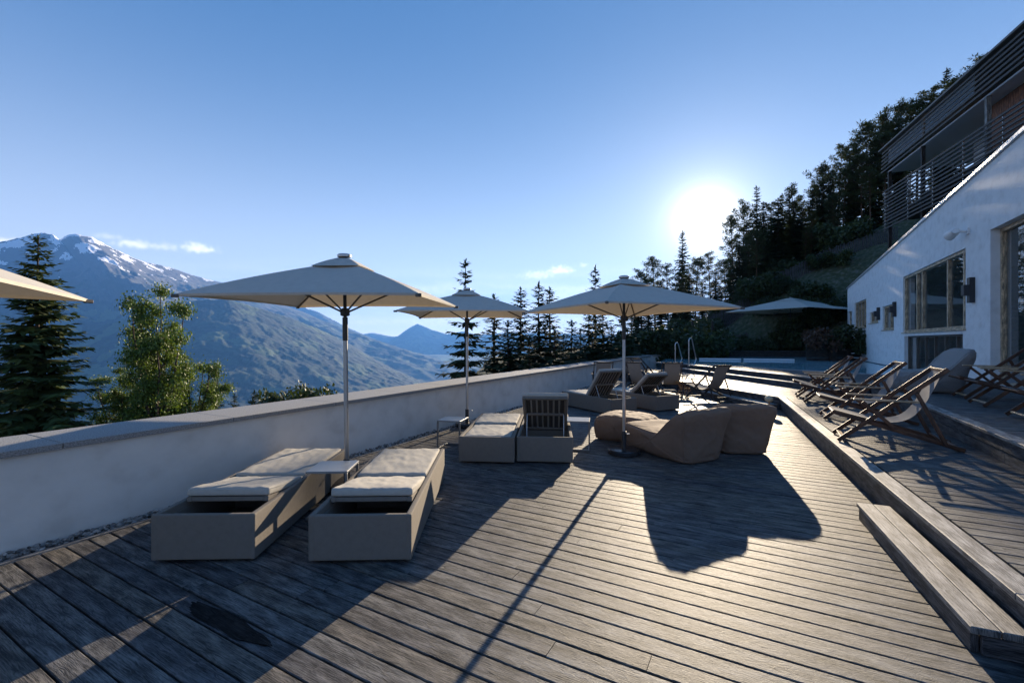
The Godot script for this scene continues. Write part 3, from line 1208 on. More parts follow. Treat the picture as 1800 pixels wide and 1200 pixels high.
func build_pool() -> void:
	var poly := [Vector2(7.32, 22.6), Vector2(12.50, 12.50), Vector2(22.97, 31.0), Vector2(10.9, 31.0)]
	var basin := MB.new()
	var fl := []
	for p in poly: fl.append(W(p.x, -0.7, p.y))
	basin.face(fl, Vector3(12, -50, -25))
	for k in 4:
		var a: Vector2 = poly[k]
		var b: Vector2 = poly[(k + 1) % 4]
		basin.face([W(a.x, -0.7, a.y), W(b.x, -0.7, b.y), W(b.x, 0.585, b.y), W(a.x, 0.585, a.y)], W(13.5, 0.0, 24.0) + (W(a.x, 0, a.y) - W(13.5, 0, 24.0)) * 3.0)
	structure(put(basin, "pool_basin", M.tile))
	var wm := MB.new()
	var mid := Vector2(13.4, 24.3)
	var top := []
	var bot := []
	for p in poly:
		var q: Vector2 = p + (mid - p).normalized() * 0.012
		top.append(W(q.x, 0.555, q.y))
		bot.append(W(q.x, -0.69, q.y))
	var inner := W(mid.x, 0.0, mid.y)
	wm.face(top, inner)
	wm.face(bot, inner)
	for k in 4: wm.face([top[k], top[(k + 1) % 4], bot[(k + 1) % 4], bot[k]], inner)
	structure(put(wm, "pool_water", M.water))
	# pale rim along the deck
	var rim := MB.new()
	var ra := Vector2(7.32, 22.6)
	var rb := Vector2(12.46, 12.56)
	rim.bar(W(ra.x - 0.09, 0.59, ra.y - 0.05), W(rb.x - 0.09, 0.59, rb.y - 0.05), 0.20, 0.06, Vector3.UP, 0.008)
	structure(put(rim, "pool_rim", M.granite))
	# low dark wall that closes the pool at the far end
	var pw := thing("pool_end_wall", "low dark timber-clad wall closing the far end of the pool", "wall")
	var wl := MB.new()
	wl.bar(W(10.8, 0.2, 31.12), W(23.0, 0.2, 31.12), 0.22, 1.5, Vector3.UP, 0.01)
	put(wl, "wall", M.dark_wood, pw)
	var cp := MB.new()
	cp.bar(W(10.7, 0.972, 31.10), W(23.0, 0.972, 31.10), 0.36, 0.04, Vector3.UP, 0.008)
	put(cp, "cap_board", M.plank2, pw)
	# floating white covers
	for e in [[1229.0, 1303.0, 27.0, "long white bolster floating on the pool, nearer the handrails"], [1307.0, 1397.0, 26.2, "long white bolster floating on the pool, nearer the house"]]:
		var x0: float = (e[0] - 900.0) / 790.0 * e[2]
		var x1: float = (e[1] - 900.0) / 790.0 * (e[2] - 0.9)
		var t := thing("pool_bolster", e[3], "pool float", W(x0, 0.56, e[2]), 0.0, "white bolsters on the pool")
		var mb := MB.new()
		var vec := W(x1, 0.0, e[2] - 0.9) - W(x0, 0.0, e[2])
		mb.tube([Vector3(0, 0.04, 0), vec * 0.01 + Vector3(0, 0.045, 0), vec * 0.99 + Vector3(0, 0.045, 0), vec + Vector3(0, 0.04, 0)], [0.03, 0.055, 0.055, 0.03], 14)
		put(mb, "float", M.float_white, t)
	# steel handrails of the pool ladder
	var k2 := 0
	for e in [[1187.0, 639.0, 602.0], [1211.0, 643.0, 594.0]]:
		var d: float = 829.5 / (e[1] - 600.0)
		var x: float = (e[0] - 900.0) / 790.0 * d
		var H: float = 1.65 - (e[2] - 600.0) / 790.0 * d - 0.6
		var t := thing("pool_handrail", ["curved steel pool handrail, the lower one nearer the parapet", "curved steel pool handrail, the taller one nearer the house"][k2], "handrail", W(x, 0.6, d), yaw(0.80, 0.60), "pool handrails")
		k2 += 1
		var p := []
		p.append(Vector3(0, 0, 0)); p.append(Vector3(0, H * 0.86, 0))
		for q in 7:
			var a := PI - PI * 0.85 * q / 6.0
			p.append(Vector3(0.13 + 0.13 * cos(a), H * 0.88 + 0.12 * H * sin(a), 0))
		p.append(Vector3(0.50, H * 0.36, 0)); p.append(Vector3(0.56, H * 0.24, 0)); p.append(Vector3(0.50, H * 0.14, 0)); p.append(Vector3(0.36, 0.0, 0))
		var r := []
		for q in p.size(): r.append(0.024)
		var mb := MB.new()
		mb.tube(p, r, 10)
		put(mb, "rail", M.steel, t)
		for q in [0.0, 0.36]:
			var fm := MB.new()
			fm.lathe([Vector2(0.05, 0.003), Vector2(0.05, 0.014), Vector2(0.026, 0.022)], Vector3(q, 0, 0), 16)
			put(fm, "flange", M.steel, t)
	# timber rails and posts on the slope behind the pool
	var t := thing("timber_railing", "weathered timber railing of two rails beyond the far end of the pool", "railing", W(14.6, 0.6, 33.0))
	for q in [[0.0, 1.7], [2.6, 1.7]]:
		var mb := MB.new()
		mb.bar(Vector3(q[0], -0.4, 0), Vector3(q[0], q[1], 0), 0.14, 0.14)
		put(mb, "post", M.plank2, t)
	for y in [0.55, 1.45]:
		var mb := MB.new()
		mb.bar(Vector3(-0.5, y, 0.09), Vector3(2.7, y, 0.09), 0.05, 0.16)
		put(mb, "rail", M.plank1, t)
	for q in [[1217.0, 34.0, "tall slim wooden pole behind the pool, left of the railing"], [1252.0, 34.0, "tall slim wooden pole behind the pool, above the railing"]]:
		var x: float = (q[0] - 900.0) / 790.0 * q[1]
		var mb := MB.new()
		mb.tube([Vector3.ZERO, Vector3(0.02, 3.1, 0)], [0.10, 0.08], 10)
		var o := put(mb, "wooden_pole", M.dark_wood)
		o.position = W(x, 0.1, q[1])
		tag(o, q[2], "pole", "wooden poles behind the pool")


# ------------------------------------------------------------------ pool house (white, on the right)
func roof_y(x: float) -> float:
	return 6.48 - x * 0.0389      # the roof edge climbs towards the viewer

func build_pool_house() -> void:
	var t := thing("pool_house", "long white rendered pool house with timber-framed windows on the right", "building", W(HOUSE_A, 0, 0), yaw(0.4919, 0.8706))
	var TH := 0.36
	var X0 := 5.0
	var X1 := 34.5
	# openings: from, to along the wall, sill, head
	var op := [[8.4, 12.55, 0.61, 4.36], [14.1, 20.55, 2.0, 4.21], [14.3, 20.35, 0.30, 1.86], [22.0, 24.15, 2.18, 3.27], [25.05, 27.1, 2.6, 3.16], [28.05, 31.8, 2.44, 3.98], [32.8, 34.0, 2.2, 3.6]]
	var xs := [X0, X1]
	for o in op: xs.append(o[0]); xs.append(o[1])
	xs.sort()
	var wb := MB.new()
	for k in xs.size() - 1:
		var a: float = xs[k]
		var b: float = xs[k + 1]
		if b - a < 1e-4: continue
		var m := (a + b) * 0.5
		var cuts := []
		for o in op:
			if m > o[0] and m < o[1]: cuts.append(o)
		cuts.sort_custom(func(p, q): return p[2] < q[2])
		var y := -0.8
		for o in cuts + [null]:
			var ya: float = roof_y(a) if o == null else o[2]
			var yb: float = roof_y(b) if o == null else o[2]
			for z in [0.0, TH]:
				wb.face([Vector3(a, y, z), Vector3(b, y, z), Vector3(b, yb, z), Vector3(a, ya, z)], Vector3(m, y, TH * 0.5))
			if o != null: y = o[3]
	for o in op:
		var c := Vector3((o[0] + o[1]) * 0.5, (o[2] + o[3]) * 0.5, TH * 0.5)
		for f in [[Vector3(o[0], o[2], 0), Vector3(o[0], o[3], 0), Vector3(o[0], o[3], TH), Vector3(o[0], o[2], TH)], [Vector3(o[1], o[2], 0), Vector3(o[1], o[3], 0), Vector3(o[1], o[3], TH), Vector3(o[1], o[2], TH)], [Vector3(o[0], o[2], 0), Vector3(o[1], o[2], 0), Vector3(o[1], o[2], TH), Vector3(o[0], o[2], TH)], [Vector3(o[0], o[3], 0), Vector3(o[1], o[3], 0), Vector3(o[1], o[3], TH), Vector3(o[0], o[3], TH)]]:
			var mid: Vector3 = (f[0] + f[2]) * 0.5
			wb.face(f, mid + (mid - c))
	wb.face([Vector3(X1, -0.8, 0), Vector3(X1, -0.8, 9), Vector3(X1, roof_y(X1), 9), Vector3(X1, roof_y(X1), 0)], Vector3(20, 0, 3))
	wb.face([Vector3(X0, -0.8, 0), Vector3(X0, -0.8, 9), Vector3(X0, roof_y(X0), 9), Vector3(X0, roof_y(X0), 0)], Vector3(20, 0, 3))
	put(wb, "wall", M.stucco, t)
	# roof and its metal edge
	var rb := MB.new()
	rb.face([Vector3(X0, roof_y(X0) + 0.004, 0.05), Vector3(X1, roof_y(X1) + 0.004, 0.05), Vector3(X1, roof_y(X1) + 0.004, 9), Vector3(X0, roof_y(X0) + 0.004, 9)], Vector3(20, -50, 0))
	put(rb, "roof", M.bronze, t)
	var at := X0
	while at < X1 - 0.1:
		var e := minf(at + 3.0, X1)
		var eb := MB.new()
		eb.bar(Vector3(at + 0.003, roof_y(at) + 0.055, 0.10), Vector3(e - 0.003, roof_y(e) + 0.055, 0.10), 0.32, 0.10, Vector3.UP, 0.008)
		put(eb, "roof_edge", M.coping, t)
		at = e
	# room behind the glass
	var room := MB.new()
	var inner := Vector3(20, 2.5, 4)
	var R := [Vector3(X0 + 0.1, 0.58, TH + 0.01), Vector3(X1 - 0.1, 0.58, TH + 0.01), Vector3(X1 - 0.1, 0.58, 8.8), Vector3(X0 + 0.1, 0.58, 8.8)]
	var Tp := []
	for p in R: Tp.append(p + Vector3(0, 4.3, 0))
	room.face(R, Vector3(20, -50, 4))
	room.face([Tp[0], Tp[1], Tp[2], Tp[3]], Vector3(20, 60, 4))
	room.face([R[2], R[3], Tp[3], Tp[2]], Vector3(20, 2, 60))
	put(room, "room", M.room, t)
	# main window
	window(t, 14.1, 20.55, 2.0, 4.21, [14.45, 15.75, 18.3, 18.95], 0.10, true)
	# lower glazing, at the water
	window(t, 14.3, 20.35, 0.30, 1.86, [15.2, 16.2, 17.2, 18.2, 19.2], 0.16, false)
	window(t, 22.0, 24.15, 2.18, 3.27, [23.0], 0.12, true)
	window(t, 25.05, 27.1, 2.6, 3.16, [26.1], 0.12, true)
	window(t, 28.05, 31.8, 2.44, 3.98, [28.9, 29.8, 30.8], 0.12, true)
	window(t, 32.8, 34.0, 2.2, 3.6, [], 0.12, true)
	window(t, 8.4, 12.55, 0.61, 4.36, [9.9, 11.3], 0.22, true)
	# wall lamps: dark stepped plates
	for q in [[13.55, 3.0, 0.66, "large dark stepped wall lamp between the big window and the glass door"], [21.65, 3.0, 0.62, "dark stepped wall lamp left of the big pool house window"], [24.75, 2.98, 0.60, "dark stepped wall lamp between the two small pool house windows"]]:
		var l := thing("wall_lamp", q[3], "wall lamp", t.transform * Vector3(q[0], q[1], 0), t.rotation.y, "stepped wall lamps on the pool house")
		var h: float = q[2]
		var mb := MB.new()
		mb.box(Transform3D(Basis(), Vector3(0, 0, -0.055)), Vector3(0.20, h, 0.11), 0.006)
		put(mb, "back_plate", M.lamp, l)
		var m2 := MB.new()
		m2.box(Transform3D(Basis(), Vector3(0, 0, -0.165)), Vector3(0.20, h * 0.42, 0.11), 0.006)
		put(m2, "front_box", M.lamp, l)
	# floodlight below the roof edge
	var fl := thing("floodlight", "white round floodlight on a short arm high on the pool house wall", "floodlight", t.transform * Vector3(13.9, 4.62, 0), t.rotation.y)
	var fm := MB.new()
	fm.box(Transform3D(Basis(), Vector3(0, 0, -0.02)), Vector3(0.14, 0.18, 0.04), 0.01)
	put(fm, "wall_plate", M.white, fl)
	var fa := MB.new()
	fa.tube([Vector3(0, 0, -0.04), Vector3(0.03, 0.02, -0.18), Vector3(0.10, 0.0, -0.24)], [0.035, 0.035, 0.035], 10)
	put(fa, "arm", M.white, fl)
	var fh := MB.new()
	fh.tube([Vector3(0.0, 0.04, -0.26), Vector3(0.04, 0.03, -0.25), Vector3(0.26, -0.03, -0.30), Vector3(0.30, -0.04, -0.31)], [0.07, 0.10, 0.13, 0.135], 18)
	put(fh, "head", M.white, fl)

func window(t: Node3D, x0: float, x1: float, y0: float, y1: float, mull: Array, z: float, timber: bool) -> void:
	var w := Node3D.new()
	w.name = "window"
	t.add_child(w, true)
	var fr: Material = M.window_wood if timber else M.bronze
	var b := 0.09 if timber else 0.06
	var fb := MB.new()
	fb.bar(Vector3(x0, y0 + b * 0.5, z), Vector3(x1, y0 + b * 0.5, z), 0.10, b, Vector3.UP, 0.006)
	fb.bar(Vector3(x0, y1 - b * 0.5, z), Vector3(x1, y1 - b * 0.5, z), 0.10, b, Vector3.UP, 0.006, Vector2(0.3, 0.3))
	for x in [x0 + b * 0.5, x1 - b * 0.5]:
		fb.bar(Vector3(x, y0 + b, z), Vector3(x, y1 - b, z), b, 0.098, Vector3(0, 0, 1), 0.006, Vector2(0.6, x))
	put(fb, "frame", fr, w)
	var edges := [x0 + b]
	for m in mull:
		var mb := MB.new()
		var mw := 0.10 if timber else 0.05
		mb.bar(Vector3(m, y0 + b, z + 0.004), Vector3(m, y1 - b, z + 0.004), mw, 0.09, Vector3(0, 0, 1), 0.006, Vector2(m, 0.2))
		put(mb, "mullion", fr, w)
		edges.append(m - mw * 0.5); edges.append(m + mw * 0.5)
	edges.append(x1 - b)
	for k in range(0, edges.size(), 2):
		var pb := MB.new()
		pb.face([Vector3(edges[k], y0 + b, z + 0.02), Vector3(edges[k + 1], y0 + b, z + 0.02), Vector3(edges[k + 1], y1 - b, z + 0.02), Vector3(edges[k], y1 - b, z + 0.02)], Vector3(x0, y0, z + 50))
		put(pb, "pane", M.glass, w)
	if timber and y0 > 1.0:
		var sb := MB.new()
		sb.bar(Vector3(x0 - 0.03, y0 - 0.022, 0.05), Vector3(x1 + 0.03, y0 - 0.022, 0.05), 0.22, 0.04, Vector3.UP, 0.005)
		put(sb, "sill", M.window_wood, w)


# ------------------------------------------------------------------ hotel wing with slatted balconies, above
func build_balcony_house() -> void:
	var A := 11.5
	var S := 0.421
	var ax := Vector2(S, 1.0).normalized()
	var t := thing("hotel_wing", "dark timber hotel wing with slatted balconies above the pool house", "building", W(A, 0, 0), yaw(ax.x, ax.y))
	var XR := 9.0 / ax.y
	var XL := 28.0 / ax.y
	var XV := 16.0 / ax.y
	var H := func(l: float, r: float, x: float) -> float:
		return lerpf(r, l, (x - XV) / (XL - XV))
	var strip := func(called: String, l: float, r: float, z: float, w: float, h: float, m: Material, x0: float, x1: float) -> void:
		var mb := MB.new()
		mb.bar(Vector3(x0, H.call(l, r, x0), z), Vector3(x1, H.call(l, r, x1), z), w, h, Vector3.UP, 0.008, Vector2(rng.randf(), rng.randf()))
		put(mb, called, m, t)
	# roof slab, its slatted fascia, pale panels behind
	strip.call("roof_slab", 13.58, 12.76, 2.5, 5.6, 0.10, M.bronze, XR, XL + 0.25)
	for k in 7:
		strip.call("fascia_slat", 13.56 - 0.235 * k, 12.76 - 0.215 * k, -0.16 - 0.01 * k, 0.05, 0.10, M.slat, XR, XL)
	var cuts := [XR, 13.2, 16.9, 20.2, 24.9, XL - 0.6]
	for k in cuts.size() - 1:
		if k == 2: continue
		strip.call("fascia_panel", 12.97, 12.21, -0.07, 0.04, 0.95, M.white_panel, cuts[k] + 0.15, cuts[k + 1] - 0.15)
	strip.call("soffit", 12.16, 11.48, 2.2, 4.2, 0.08, M.white_panel, XR, XL)
	# balcony slab and balustrade slats
	strip.call("balcony_floor", 9.15, 9.0, 1.6, 3.2, 0.22, M.slat, XR, XL - 0.3)
	for k in 12:
		strip.call("balustrade_slat", 10.93 - 0.21 * k, 10.15 - 0.19 * k, -0.12, 0.05, 0.095, M.slat, XR, XL)
	for x in [12.6, 15.6, 18.4, 21.2, 24.0, 26.9, 30.2]:
		var pb := MB.new()
		pb.bar(Vector3(x, H.call(8.5, 8.0, x), -0.07), Vector3(x, H.call(10.95, 10.2, x), -0.07), 0.05, 0.05, Vector3(0, 0, 1))
		put(pb, "balustrade_post", M.alu, t)
	# columns
	for x in [13.4, 19.8, 25.6, 30.1]:
		var cb := MB.new()
		cb.bar(Vector3(x, 5.5, 0.12), Vector3(x, H.call(12.12, 11.44, x), 0.12), 0.16, 0.16, Vector3(0, 0, 1), 0.01)
		put(cb, "column", M.pale_wood if x < 25.0 else M.dark_wood, t)
	# recessed wall: white bay with window, then larch cladding board by board
	var wb := MB.new()
	wb.box(Transform3D(Basis(), Vector3(23.6, 10.4, 2.4)), Vector3(4.8, 3.6, 0.2))
	put(wb, "white_wall", M.stucco, t)
	for q in [[21.6, 23.1], [23.2, 24.6]]:
		var w := Node3D.new()
		w.name = "window"
		t.add_child(w, true)
		var fb := MB.new()
		for y in [9.3, 11.3]: fb.bar(Vector3(q[0], y, 2.27), Vector3(q[1], y, 2.27), 0.08, 0.08)
		for x in [q[0] + 0.04, q[1] - 0.04]: fb.bar(Vector3(x, 9.34, 2.27), Vector3(x, 11.26, 2.27), 0.08, 0.078, Vector3(0, 0, 1))
		put(fb, "frame", M.window_wood, w)
		var gb := MB.new()
		gb.box(Transform3D(Basis(), Vector3((q[0] + q[1]) * 0.5, 10.3, 2.29)), Vector3(q[1] - q[0] - 0.16, 1.92, 0.012))
		put(gb, "pane", M.dark_glass, w)
	var x := XR
	while x < 21.1:
		var bb := MB.new()
		bb.bar(Vector3(x + 0.075, 8.6, 0.75 + rng.randf_range(-0.006, 0.006)), Vector3(x + 0.075, H.call(12.1, 11.42, x), 0.75), 0.14, 0.03, Vector3(0, 0, 1), 0.004, Vector2(rng.randf(), rng.randf()))
		put(bb, "cladding_board", M.cladding, t)
		x += 0.15
	var sb := MB.new()
	sb.box(Transform3D(Basis(), Vector3(21.15, 10.4, 1.7)), Vector3(0.1, 3.6, 2.0))
	put(sb, "side_wall", M.cladding, t)
	var lb := MB.new()
	lb.box(Transform3D(Basis(), Vector3(19.6, 6.2, 3.4)), Vector3(20.6, 5.2, 3.0))
	put(lb, "lower_storey", M.dark_wood, t)


# ------------------------------------------------------------------ trees
func needle_twig(mb: MB, a: Vector3, dir: Vector3, L: float, w: float, r: RandomNumberGenerator) -> void:
	var side := dir.cross(Vector3(r.randf_range(-0.4, 0.4), 1, r.randf_range(-0.4, 0.4))).normalized() * w
	var tip := a + dir * L
	var m := a + dir * L * 0.35
	mb.leaf(a, m + side, tip)
	mb.leaf(a, tip, m - side)

func spruce_meshes(sd: int, H: float, R: float, gap: float, from: float, dense: float, tone: Color) -> Array:
	var r := RandomNumberGenerator.new()
	r.seed = sd
	var tr := MB.new()
	var tp := []
	var trd := []
	for k in 9:
		var t := k / 8.0
		tp.append(Vector3(r.randf_range(-0.03, 0.03), H * t, r.randf_range(-0.03, 0.03)))
		trd.append(lerpf(H * 0.016, 0.012, t))
	tr.tube(tp, trd, 8)
	var mb := MB.new()
	mb.colored = true
	var y := H * from
	var ph := 0.0
	while y < H - 0.1:
		var t := (y - H * from) / (H * (1.0 - from))
		var env := R * pow(1.0 - t, 0.78) * (0.75 + 0.25 * minf(1.0, t * 6.0 + 0.3)) + 0.12
		var nb := int(lerpf(10.0, 6.0, t))
		ph += 0.8
		for k in nb:
			var a := TAU * k / nb + ph + r.randf_range(-0.35, 0.35)
			var L := env * r.randf_range(0.62, 1.12)
			var out := Vector3(cos(a), 0, sin(a))
			var rise := lerpf(-0.28, 0.42, t) + r.randf_range(-0.1, 0.1)
			var p0 := Vector3(0, y + r.randf_range(-0.1, 0.1), 0)
			var steps := maxi(3, int(L / 0.16 * dense))
			var prev := p0
			for s in range(1, steps + 1):
				var u := float(s) / steps
				var p := p0 + out * L * u + Vector3.UP * (rise * L * u - 0.30 * L * u * u + 0.20 * L * pow(u, 4.0))
				var tone2 := tone * r.randf_range(0.65, 1.25)
				if u > 0.75: tone2 = tone2.lerp(Color(tone.r * 1.9, tone.g * 1.7, tone.b * 1.2), r.randf() * 0.6)
				mb.col = Color(tone2.r, tone2.g, tone2.b)
				var ahead := (p - prev).normalized()
				var lat := ahead.cross(Vector3.UP).normalized()
				var tl := (0.52 * (1.0 - u * 0.58) * minf(1.0, L / 0.9) + 0.10) * r.randf_range(0.7, 1.25)
				for sg in [-1.0, 1.0]:
					var dd: Vector3 = (lat * sg * r.randf_range(0.75, 1.1) + ahead * r.randf_range(0.45, 0.9) + Vector3.DOWN * r.randf_range(0.05, 0.55)).normalized()
					needle_twig(mb, prev.lerp(p, r.randf()), dd, tl, tl * 0.20 + 0.014, r)
				needle_twig(mb, prev, (ahead + Vector3.DOWN * r.randf_range(0.3, 1.1) + lat * r.randf_range(-0.4, 0.4)).normalized(), tl * 0.8, tl * 0.20 + 0.014, r)
				prev = p
			needle_twig(mb, prev, (out + Vector3.UP * 0.2).normalized(), 0.14, 0.03, r)
		y += gap * r.randf_range(0.75, 1.2) * lerpf(1.15, 0.7, t)
	for k in 10:
		mb.col = tone
		needle_twig(mb, Vector3(0, H - 0.05 - 0.03 * k, 0), Vector3(r.randf_range(-0.5, 0.5), 0.9, r.randf_range(-0.5, 0.5)).normalized(), 0.2, 0.03, r)
	return [tr.mesh(), mb.mesh(), H]

func pine_meshes(sd: int, H: float, R: float, from: float, tone: Color) -> Array:
	var r := RandomNumberGenerator.new()
	r.seed = sd
	var tr := MB.new()
	var tp := []
	var trd := []
	var bend := Vector2(r.randf_range(-0.5, 0.5), r.randf_range(-0.5, 0.5))
	for k in 10:
		var t := k / 9.0
		tp.append(Vector3(bend.x * t * t, H * t, bend.y * t * t))
		trd.append(lerpf(H * 0.0125, 0.02, t))
	tr.tube(tp, trd, 8)
	var mb := MB.new()
	mb.colored = true
	var nb := 30
	for k in nb:
		var t := lerpf(from, 0.985, pow(float(k) / nb, 0.9))
		var a := k * 2.4 + r.randf_range(-0.4, 0.4)
		var u := (t - from) / (1.0 - from)
		var L := R * (0.5 + 0.6 * sin(PI * clampf(u * 0.8 + 0.16, 0.0, 1.0))) * r.randf_range(0.45, 1.15)
		if u > 0.85: L *= 0.6
		var p0 := Vector3(bend.x * t * t, H * t, bend.y * t * t)
		var out := Vector3(cos(a), lerpf(-0.08, 0.55, u), sin(a)).normalized()
		var p1 := p0 + out * L * 0.5 + Vector3.DOWN * 0.05 * L
		var p2 := p0 + out * L + Vector3.UP * 0.10 * L
		tr.tube([p0, p1, p2], [0.045, 0.03, 0.012], 5, false)
		for c in 4:
			var cc := p0.lerp(p2, [0.45, 0.68, 0.88, 1.04][c]) + Vector3(r.randf_range(-0.3, 0.3), r.randf_range(-0.1, 0.25), r.randf_range(-0.3, 0.3)) * R * 0.35
			var cr := R * r.randf_range(0.16, 0.29)
			for q in 46:
				var d := Vector3(r.randfn(), r.randfn() * 0.6 + 0.25, r.randfn()).normalized()
				var pp := cc + Vector3(d.x, d.y * 0.55, d.z) * cr * r.randf_range(0.2, 0.95)
				var v := r.randf_range(0.55, 1.35)
				mb.col = Color(tone.r * v, tone.g * v, tone.b * v)
				needle_twig(mb, pp, d, R * r.randf_range(0.11, 0.20), R * 0.026, r)
	return [tr.mesh(), mb.mesh(), H]

func grow(tr: MB, tips: Array, p: Vector3, dir: Vector3, L: float, rad: float, depth: int, r: RandomNumberGenerator) -> void:
	var m := p + dir * L * 0.5 + Vector3(r.randf_range(-0.06, 0.06), 0, r.randf_range(-0.06, 0.06)) * L
	var e := p + dir * L
	tr.tube([p, m, e], [rad, rad * 0.85, rad * 0.68], 6 if depth > 2 else 4, false)
	if depth <= 1: tips.append(m)
	if depth == 0:
		tips.append(e)
		return
	var n := 3 if depth > 1 else 3
	for k in n:
		var a := TAU * k / n + r.randf() * 1.5
		var sp := r.randf_range(0.3, 0.75)
		var side := dir.cross(Vector3(0.3, 0.2, 1.0)).normalized().rotated(dir, a)
		var nd := (dir + side * sp + Vector3.UP * 0.22).normalized()
		grow(tr, tips, e if k < 2 else m, nd, L * r.randf_range(0.58, 0.86), rad * 0.62, depth - 1, r)

func leafy_meshes(sd: int, H: float, spread: float, leaf: float, per: int, tone: Color) -> Array:
	var r := RandomNumberGenerator.new()
	r.seed = sd
	var tr := MB.new()
	var tips := []
	var top := Vector3(0.05, H * 0.22, 0.05)
	tr.tube([Vector3.ZERO, top * 0.5 + Vector3(0.05, 0, 0), top], [H * 0.020, H * 0.017, H * 0.015], 8)
	# several stems that fork low and climb, with side branches on the way
	for st in 8:
		var a0 := st * TAU / 8.0 + r.randf_range(-0.3, 0.3)
		var lean := spread * r.randf_range(0.20, 0.50) if st > 0 else 0.05
		var hh := H * (r.randf_range(0.50, 0.70) if st > 1 else (0.74 if st == 0 else 0.66))
		var p := top
		var n := 6
		for k in n:
			var u := float(k + 1) / n
			var q := top + Vector3(cos(a0) * lean * pow(u, 0.8), hh * u, sin(a0) * lean * pow(u, 0.8)) + Vector3(r.randf_range(-0.1, 0.1), 0, r.randf_range(-0.1, 0.1))
			tr.tube([p, q], [H * 0.010 * (1.0 - 0.8 * (u - 1.0 / n)), H * 0.010 * (1.0 - 0.8 * u)], 6, false)
			for b in 2:
				if r.randf() < 0.15: continue
				var a := a0 + r.randf_range(-1.7, 1.7) if b == 0 else r.randf() * TAU
				grow(tr, tips, p.lerp(q, r.randf()), Vector3(cos(a), r.randf_range(0.15, 0.8), sin(a)).normalized(), spread * r.randf_range(0.12, 0.22) * (1.15 - 0.6 * u), H * 0.0035, 2, r)
			if k > 0: tips.append(q)
			p = q
		tips.append(p)
	var mb := MB.new()
	mb.colored = true
	for t in tips:
		var cr := spread * r.randf_range(0.03, 0.085)
		var shade := r.randf_range(0.75, 1.2)
		for q in per:
			var d := Vector3(r.randfn(), r.randfn() * 0.6, r.randfn()) * cr
			leaf_quad(mb, t + d, leaf * r.randf_range(0.6, 1.25), tone, shade * r.randf_range(0.75, 1.3), r)
	return [tr.mesh(), mb.mesh(), H]

func leaf_quad(mb: MB, p: Vector3, s: float, tone: Color, v: float, r: RandomNumberGenerator) -> void:
	var d := Vector3(r.randfn(), r.randfn() - 0.5, r.randfn()).normalized()
	var e := d.cross(Vector3(r.randfn(), r.randfn() + 1.0, r.randfn())).normalized()
	mb.col = Color(tone.r * v, tone.g * v, tone.b * v)
	mb.leaf(p, p + d * s * 0.5 + e * s * 0.30, p + d * s)
	mb.leaf(p, p + d * s, p + d * s * 0.5 - e * s * 0.30)

func bush_mesh(sd: int, n: int, leaf: float, tone: Color) -> ArrayMesh:
	# unit bush: lobes of leaves over a twiggy middle, radius about 1
	var r := RandomNumberGenerator.new()
	r.seed = sd
	var mb := MB.new()
	mb.colored = true
	var lobes := []
	for k in 16:
		lobes.append([Vector3(r.randf_range(-0.65, 0.65), r.randf_range(0.15, 0.95), r.randf_range(-0.65, 0.65)), r.randf_range(0.22, 0.48), r.randf_range(0.7, 1.3)])
	for k in n:
		var l: Array = lobes[r.randi() % lobes.size()]
		var d := Vector3(r.randfn(), r.randfn(), r.randfn()).normalized()
		var p: Vector3 = l[0] + d * l[1] * pow(r.randf(), 0.35)
		if p.y < 0.0: continue
		leaf_quad(mb, p, leaf * r.randf_range(0.6, 1.3), tone, l[2] * r.randf_range(0.7, 1.3), r)
	return mb.mesh()

func tree(called: String, label: String, meshes: Array, at: Vector3, scale: float, turn: float, bark: Material, leaf: Material, group := "", squash := 1.0) -> void:
	var t := thing(called, label, "tree", at, turn, group)
	scale *= meshes[2] / maxf(meshes[1].get_aabb().end.y, 0.1)
	var a := put_mesh(meshes[0], "trunk", bark, t)
	var b := put_mesh(meshes[1], "crown", leaf, t)
	for o in [a, b]: o.scale = Vector3(scale * squash, scale, scale * squash)

# a tree whose top is seen at (px, py) from the terrace, standing at distance d with its foot at height y0
func tall(px: float, py: float, d: float, y0: float) -> float:
	return 1.65 + (600.0 - py) / 790.0 * d - y0

func seen(px: float, d: float, y: float) -> Vector3:
	return W((px - 900.0) / 790.0 * d, y, d)

